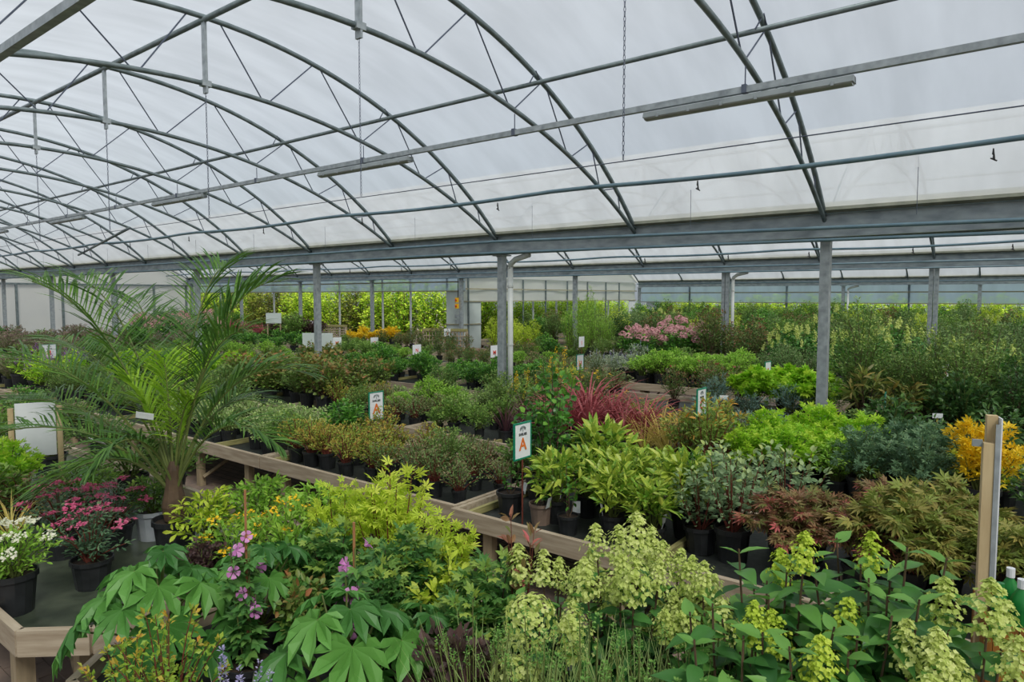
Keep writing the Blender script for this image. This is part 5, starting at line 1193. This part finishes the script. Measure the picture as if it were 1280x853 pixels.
# ================================================================== SIGNS
def text_mesh(txt, size, mat):
    c = bpy.data.curves.new('txt', 'FONT'); c.body = txt; c.size = size; c.align_x = 'CENTER'; c.align_y = 'CENTER'; c.extrude = .001; c.resolution_u = 3; c.offset = size * .018
    o = bpy.data.objects.new('txt', c); col.objects.link(o); dg = bpy.context.evaluated_depsgraph_get()
    me = bpy.data.meshes.new_from_object(o.evaluated_get(dg)); bpy.data.objects.remove(o); me.materials.clear(); me.materials.append(mat); return me
def sign(x, y, zb, w, h, letter, lmat, label, rz=0, frame=True, foot=ZB, logo=True):
    t = thing('bench_sign', label, 'sign', (x, y, foot), rz); z = zb - foot
    b = MB(); b.bb((-.004, -w / 2, z), (.004, w / 2, z + h)); b.build('panel', M['white'], t)
    if frame:
        f = .012
        for k, (a, c) in enumerate((((-.007, -w / 2 - f, z - f), (.007, w / 2 + f, z)), ((-.007, -w / 2 - f, z + h), (.007, w / 2 + f, z + h + f)), ((-.007, -w / 2 - f, z), (.007, -w / 2, z + h)), ((-.007, w / 2, z), (.007, w / 2 + f, z + h)))):
            b = MB(); b.bb(a, c); b.build('frame_bar', M['green'], t)
    link('letter', text_mesh(letter, h * .52, lmat), t, (.006, 0, z + h * .38), (PI / 2, 0, PI / 2))
    if logo:
        link('heading', text_mesh('SHRUBS', h * .11, M['ink']), t, (.006, 0, z + h * .69), (PI / 2, 0, PI / 2))
        b = MB()
        for a in range(7):
            q = PI * a / 6; b.box((.006, .036 * math.cos(q) * h / .33, z + h * (.84 + .07 * math.sin(q))), (.002, .018, .018))
        b.bb((.005, -.005, z + h * .77), (.007, .005, z + h * .86)); b.build('tree_emblem', M['inkgrey'], t)['kind'] = 'stuff'
    b = MB(); b.tube([(0, 0, .0), (0, 0, z - .01)], .007, 6); b.build('stake', M['stemred'], t)
def psign(u, vtop, vbot, y, w, letter, col_, label, **k):
    a, b_ = at_y(u, vtop, y), at_y(u, vbot, y); sign(a[0], y, b_[2], w, a[2] - b_[2], letter, M[col_], label, **k)
psign(653, 530, 572, 4.3, .20, 'A', 'orange', 'green framed sign with orange letter A above the spotted shrubs')
psign(470, 491, 524, 5.35, .20, 'A', 'orange', 'green framed sign with orange letter A among the rusty gold shrubs')
psign(877, 487, 518, 6.5, .20, 'C', 'red', 'green framed sign with red letter C beside the straw yellow grasses')
psign(725, 444, 462, 9.7, .20, 'H', 'red', 'white sign with underlined red letter H by the orange flowered bushes', logo=False)
psign(727, 421, 434, 15.5, .26, 'I', 'red', 'small white sign with red letter I before the feathery plants', frame=False, logo=False)
psign(61, 431, 448, 6.35, .3, 'B', 'red', 'green framed sign with red letter B among the pink heathers')
psign(521, 431, 443, 12.5, .3, 'N', 'red', 'small white sign with red letter N above the vivid green shrubs', frame=False, logo=False)
psign(618, 432, 447, 12.5, .28, 'M', 'red', 'small white sign with red letter M beside the downpipe post', frame=False, logo=False)
psign(559, 411, 421, 16.5, .3, 'V', 'red', 'small white sign with red letter V before the lattice planter', frame=False, logo=False)
psign(468, 422, 434, 15.6, .34, 'O', 'red', 'small white sign with red letter O below the golden yellow bushes', frame=False, logo=False)
psign(421, 422, 434, 13.0, .34, 'M', 'red', 'small white sign with red letter M beside the large white info board', frame=False, logo=False)
psign(388, 401, 410, 17.0, .3, 'P', 'red', 'small white sign with red letter beside the nearest gutter post', frame=False, logo=False)
psign(1107, 492, 533, 9.6, .22, 'D', 'red', 'green edged sign seen nearly edge on by the bronze leaved shrubs', rz=.12)
psign(1182, 452, 474, 12.6, .24, 'X', 'red', 'narrow turned sign with red lettering among the cream flowered shrubs', rz=-.25, frame=True)
psign(960, 453, 471, 11.15, .2, 'S', 'red', 'narrow turned sign with red lettering behind the lime maple', rz=-.1, logo=False)
# small plates on yellow sticks
for (u, v, y, lab) in ((1172, 520, 8.3, 'small grey price plate on a yellow stick among dark glossy shrubs'), (905, 497, 8.2, 'small cream price plate on a yellow stick by the blue grey shrubs')):
    p = at_y(u, v, y); t = thing('price_plate', lab, 'sign', (p[0], y, ZB), .5)
    b = MB(); b.box((0, 0, p[2] - ZB), (.10, .004, .05)); b.build('plate', M['tag'], t)
    b = MB(); b.bb((-.008, .003, 0), (.008, .008, p[2] - ZB - .02)); b.build('stick', M['goldstake'], t)
# white info boards
def board(u, v, y, w, h, label, rz=.6):
    p = at_y(u, v, y); t = thing('info_board', label, 'board', (p[0], y, 0), rz)
    b = MB(); b.box((0, 0, p[2]), (w, .02, h)); b.build('panel', M['panel'], t)
    for s in (-1, 1): b = MB(); b.bb((s * w * .42 - .02, .012, 0), (s * w * .42 + .02, .05, p[2] + h * .4)); b.build('board_post', M['woodleg'], t)
board(397, 426, 11.5, .85, .42, 'large plain white info board behind the rust red leaved shrubs')
board(342, 398, 15.0, .6, .4, 'smaller white board near the crimson plants by the open side')
t = thing('info_board', 'white ribbed board between two wooden posts behind the palm fronds', 'board', (0, 0, 0)); p = at_d(45, 537, 6.1); t.location = (p[0], p[1], ZB)
b = MB(); b.box((0, 0, p[2] - ZB), (.012, .3, .48)); b.build('panel', M['white'], t)
for s in (-1, 1): b = MB(); b.bb((-.02, s * .18 - .02, 0), (.02, s * .18 + .02, p[2] - ZB + .2)); b.build('board_post', M['wood2'], t)
t.rotation_euler = (0, 0, -.45)
# lattice planters
def lattice(u, v, y, w, h, label, rz=.35):
    p = at_y(u, v, y); t = thing('lattice_planter', label, 'planter', (p[0], p[1], 0), rz); z1 = p[2]; z0 = z1 - h
    b = MB(); b.bb((-w / 2 - .03, -.05, z1 - .09), (w / 2 + .03, .05, z1)); b.build('top_rail', M['woodgreen'], t)
    for s in (-1, 1): b = MB(); b.bb((s * w / 2 - .04, -.04, 0), (s * w / 2 + .04, .04, z1 - .09)); b.build('corner_post', M['wood'], t)
    n = int(w / .12)
    for i in range(1, n): X = -w / 2 + w * i / n; b = MB(); b.bb((X - .018, -.012, z0), (X + .018, .0, z1 - .09)); b.build('slat', M['wood'], t)
    for i in range(5): Z = z0 + (z1 - .1 - z0) * i / 4; b = MB(); b.bb((-w / 2 + .04, -.03, Z - .018), (w / 2 - .04, -.014, Z + .018)); b.build('slat', M['wood'], t)
lattice(556, 411, 17.9, 1.7, .75, 'wooden lattice planter beside the pale corner panels')
lattice(413, 406, 18.15, 1.5, .5, 'wooden lattice planter by the open curtained side')

# ================================================================== SIGN POST AND CRATE AT THE RIGHT
p = at_d(1234, 600, 2.95); t = thing('sign_post', 'timber post with a metal strip and a board seen edge on', 'post', (p[0], p[1], 0), .25)
zt = at_d(1242, 520, 2.95)[2]; zm = at_d(1236, 553, 2.95)[2]
b = MB(); b.bb((-.022, -.02, 0), (.018, .02, zm)); b.build('front_post', M['wood2'], t)
b = MB(); b.bb((-.005, .022, 0), (.035, .06, zt)); b.build('rear_post', M['wood2'], t)
b = MB(); b.bb((.037, -.02, zm - .62), (.043, .05, zt - .005)); b.build('board', M['white'], t)
b = MB(); b.bb((.0185, -.024, zm - .62), (.037, -.02, zt - .03)); b.build('metal_strip', M['galv'], t)
b = MB(); b.bb((-.06, .0, zm - .02), (-.022, .012, zm + .01)); b.build('bracket', M['lampbody'], t)
c0 = at_d(1280, 768, 2.9); zc = c0[2]
t = thing('wooden_crate', 'amber stained timber crate holding green bottles beside the hydrangea', 'crate', (c0[0] + .12, c0[1] + .05, 0), .2)
for k in range(6): b = MB(); b.bb((-.26 + k * .088, -.2, .02), (-.26 + k * .088 + .084, -.18, zc)); b.build('plank', M['woodbox'], t)
for k in range(4): b = MB(); b.bb((-.28, -.2 + k * .1, .02), (-.262, -.2 + k * .1 + .096, zc)); b.build('plank', M['woodbox'], t)
b = MB(); b.bb((-.26, -.178, zc - .12), (.28, .2, zc - .1)); b.build('shelf', M['woodbox'], t)
b = MB(); b.bb((-.26, .2, .02), (.28, .22, zc)); b.build('back_board', M['woodbox'], t)
for s in ((-.25, -.17), (.25, -.17), (-.25, .19), (.25, .19)): b = MB(); b.bb((s[0] - .015, s[1] - .008, 0), (s[0] + .015, s[1] + .008, .1)); b.build('foot', M['woodbox'], t)
def bottle(u, d, h, r, label, cap, band):
    q = at_d(u, 745, d); o = thing('feed_bottle', label, 'bottle', (q[0], q[1], zc - .099), .3)
    b = MB(); b.lathe([(r * .9, 0), (r, .01), (r, h * .55), (r * .85, h * .68), (r * .35, h * .82), (r * .3, h * .86)], n=14, closed=True); b.build('body', M['bottlegreen'], o, smooth=True)
    b = MB(); b.lathe([(r * .42, h * .84), (r * .42, h), (.002, h)], n=12); b.build('cap', M[cap], o)
    b = MB(); b.lathe([(r * 1.015, h * .15), (r * 1.015, h * .48)], n=14); b.build('label_band', M[band], o)
bottle(1250, 2.93, .22, .035, 'green plant feed bottle with green cap and dark band', 'bottlegreen', 'black')
bottle(1262, 3.02, .25, .04, 'green plant feed bottle with white cap and red band', 'white', 'bagred')
bottle(1277, 2.92, .24, .042, 'green plant feed bottle with white cap beside the red banded one', 'white', 'bottlegreen')
bottle(1291, 3.0, .22, .035, 'green plant feed bottle with green cap and red band', 'bottlegreen', 'bagred')
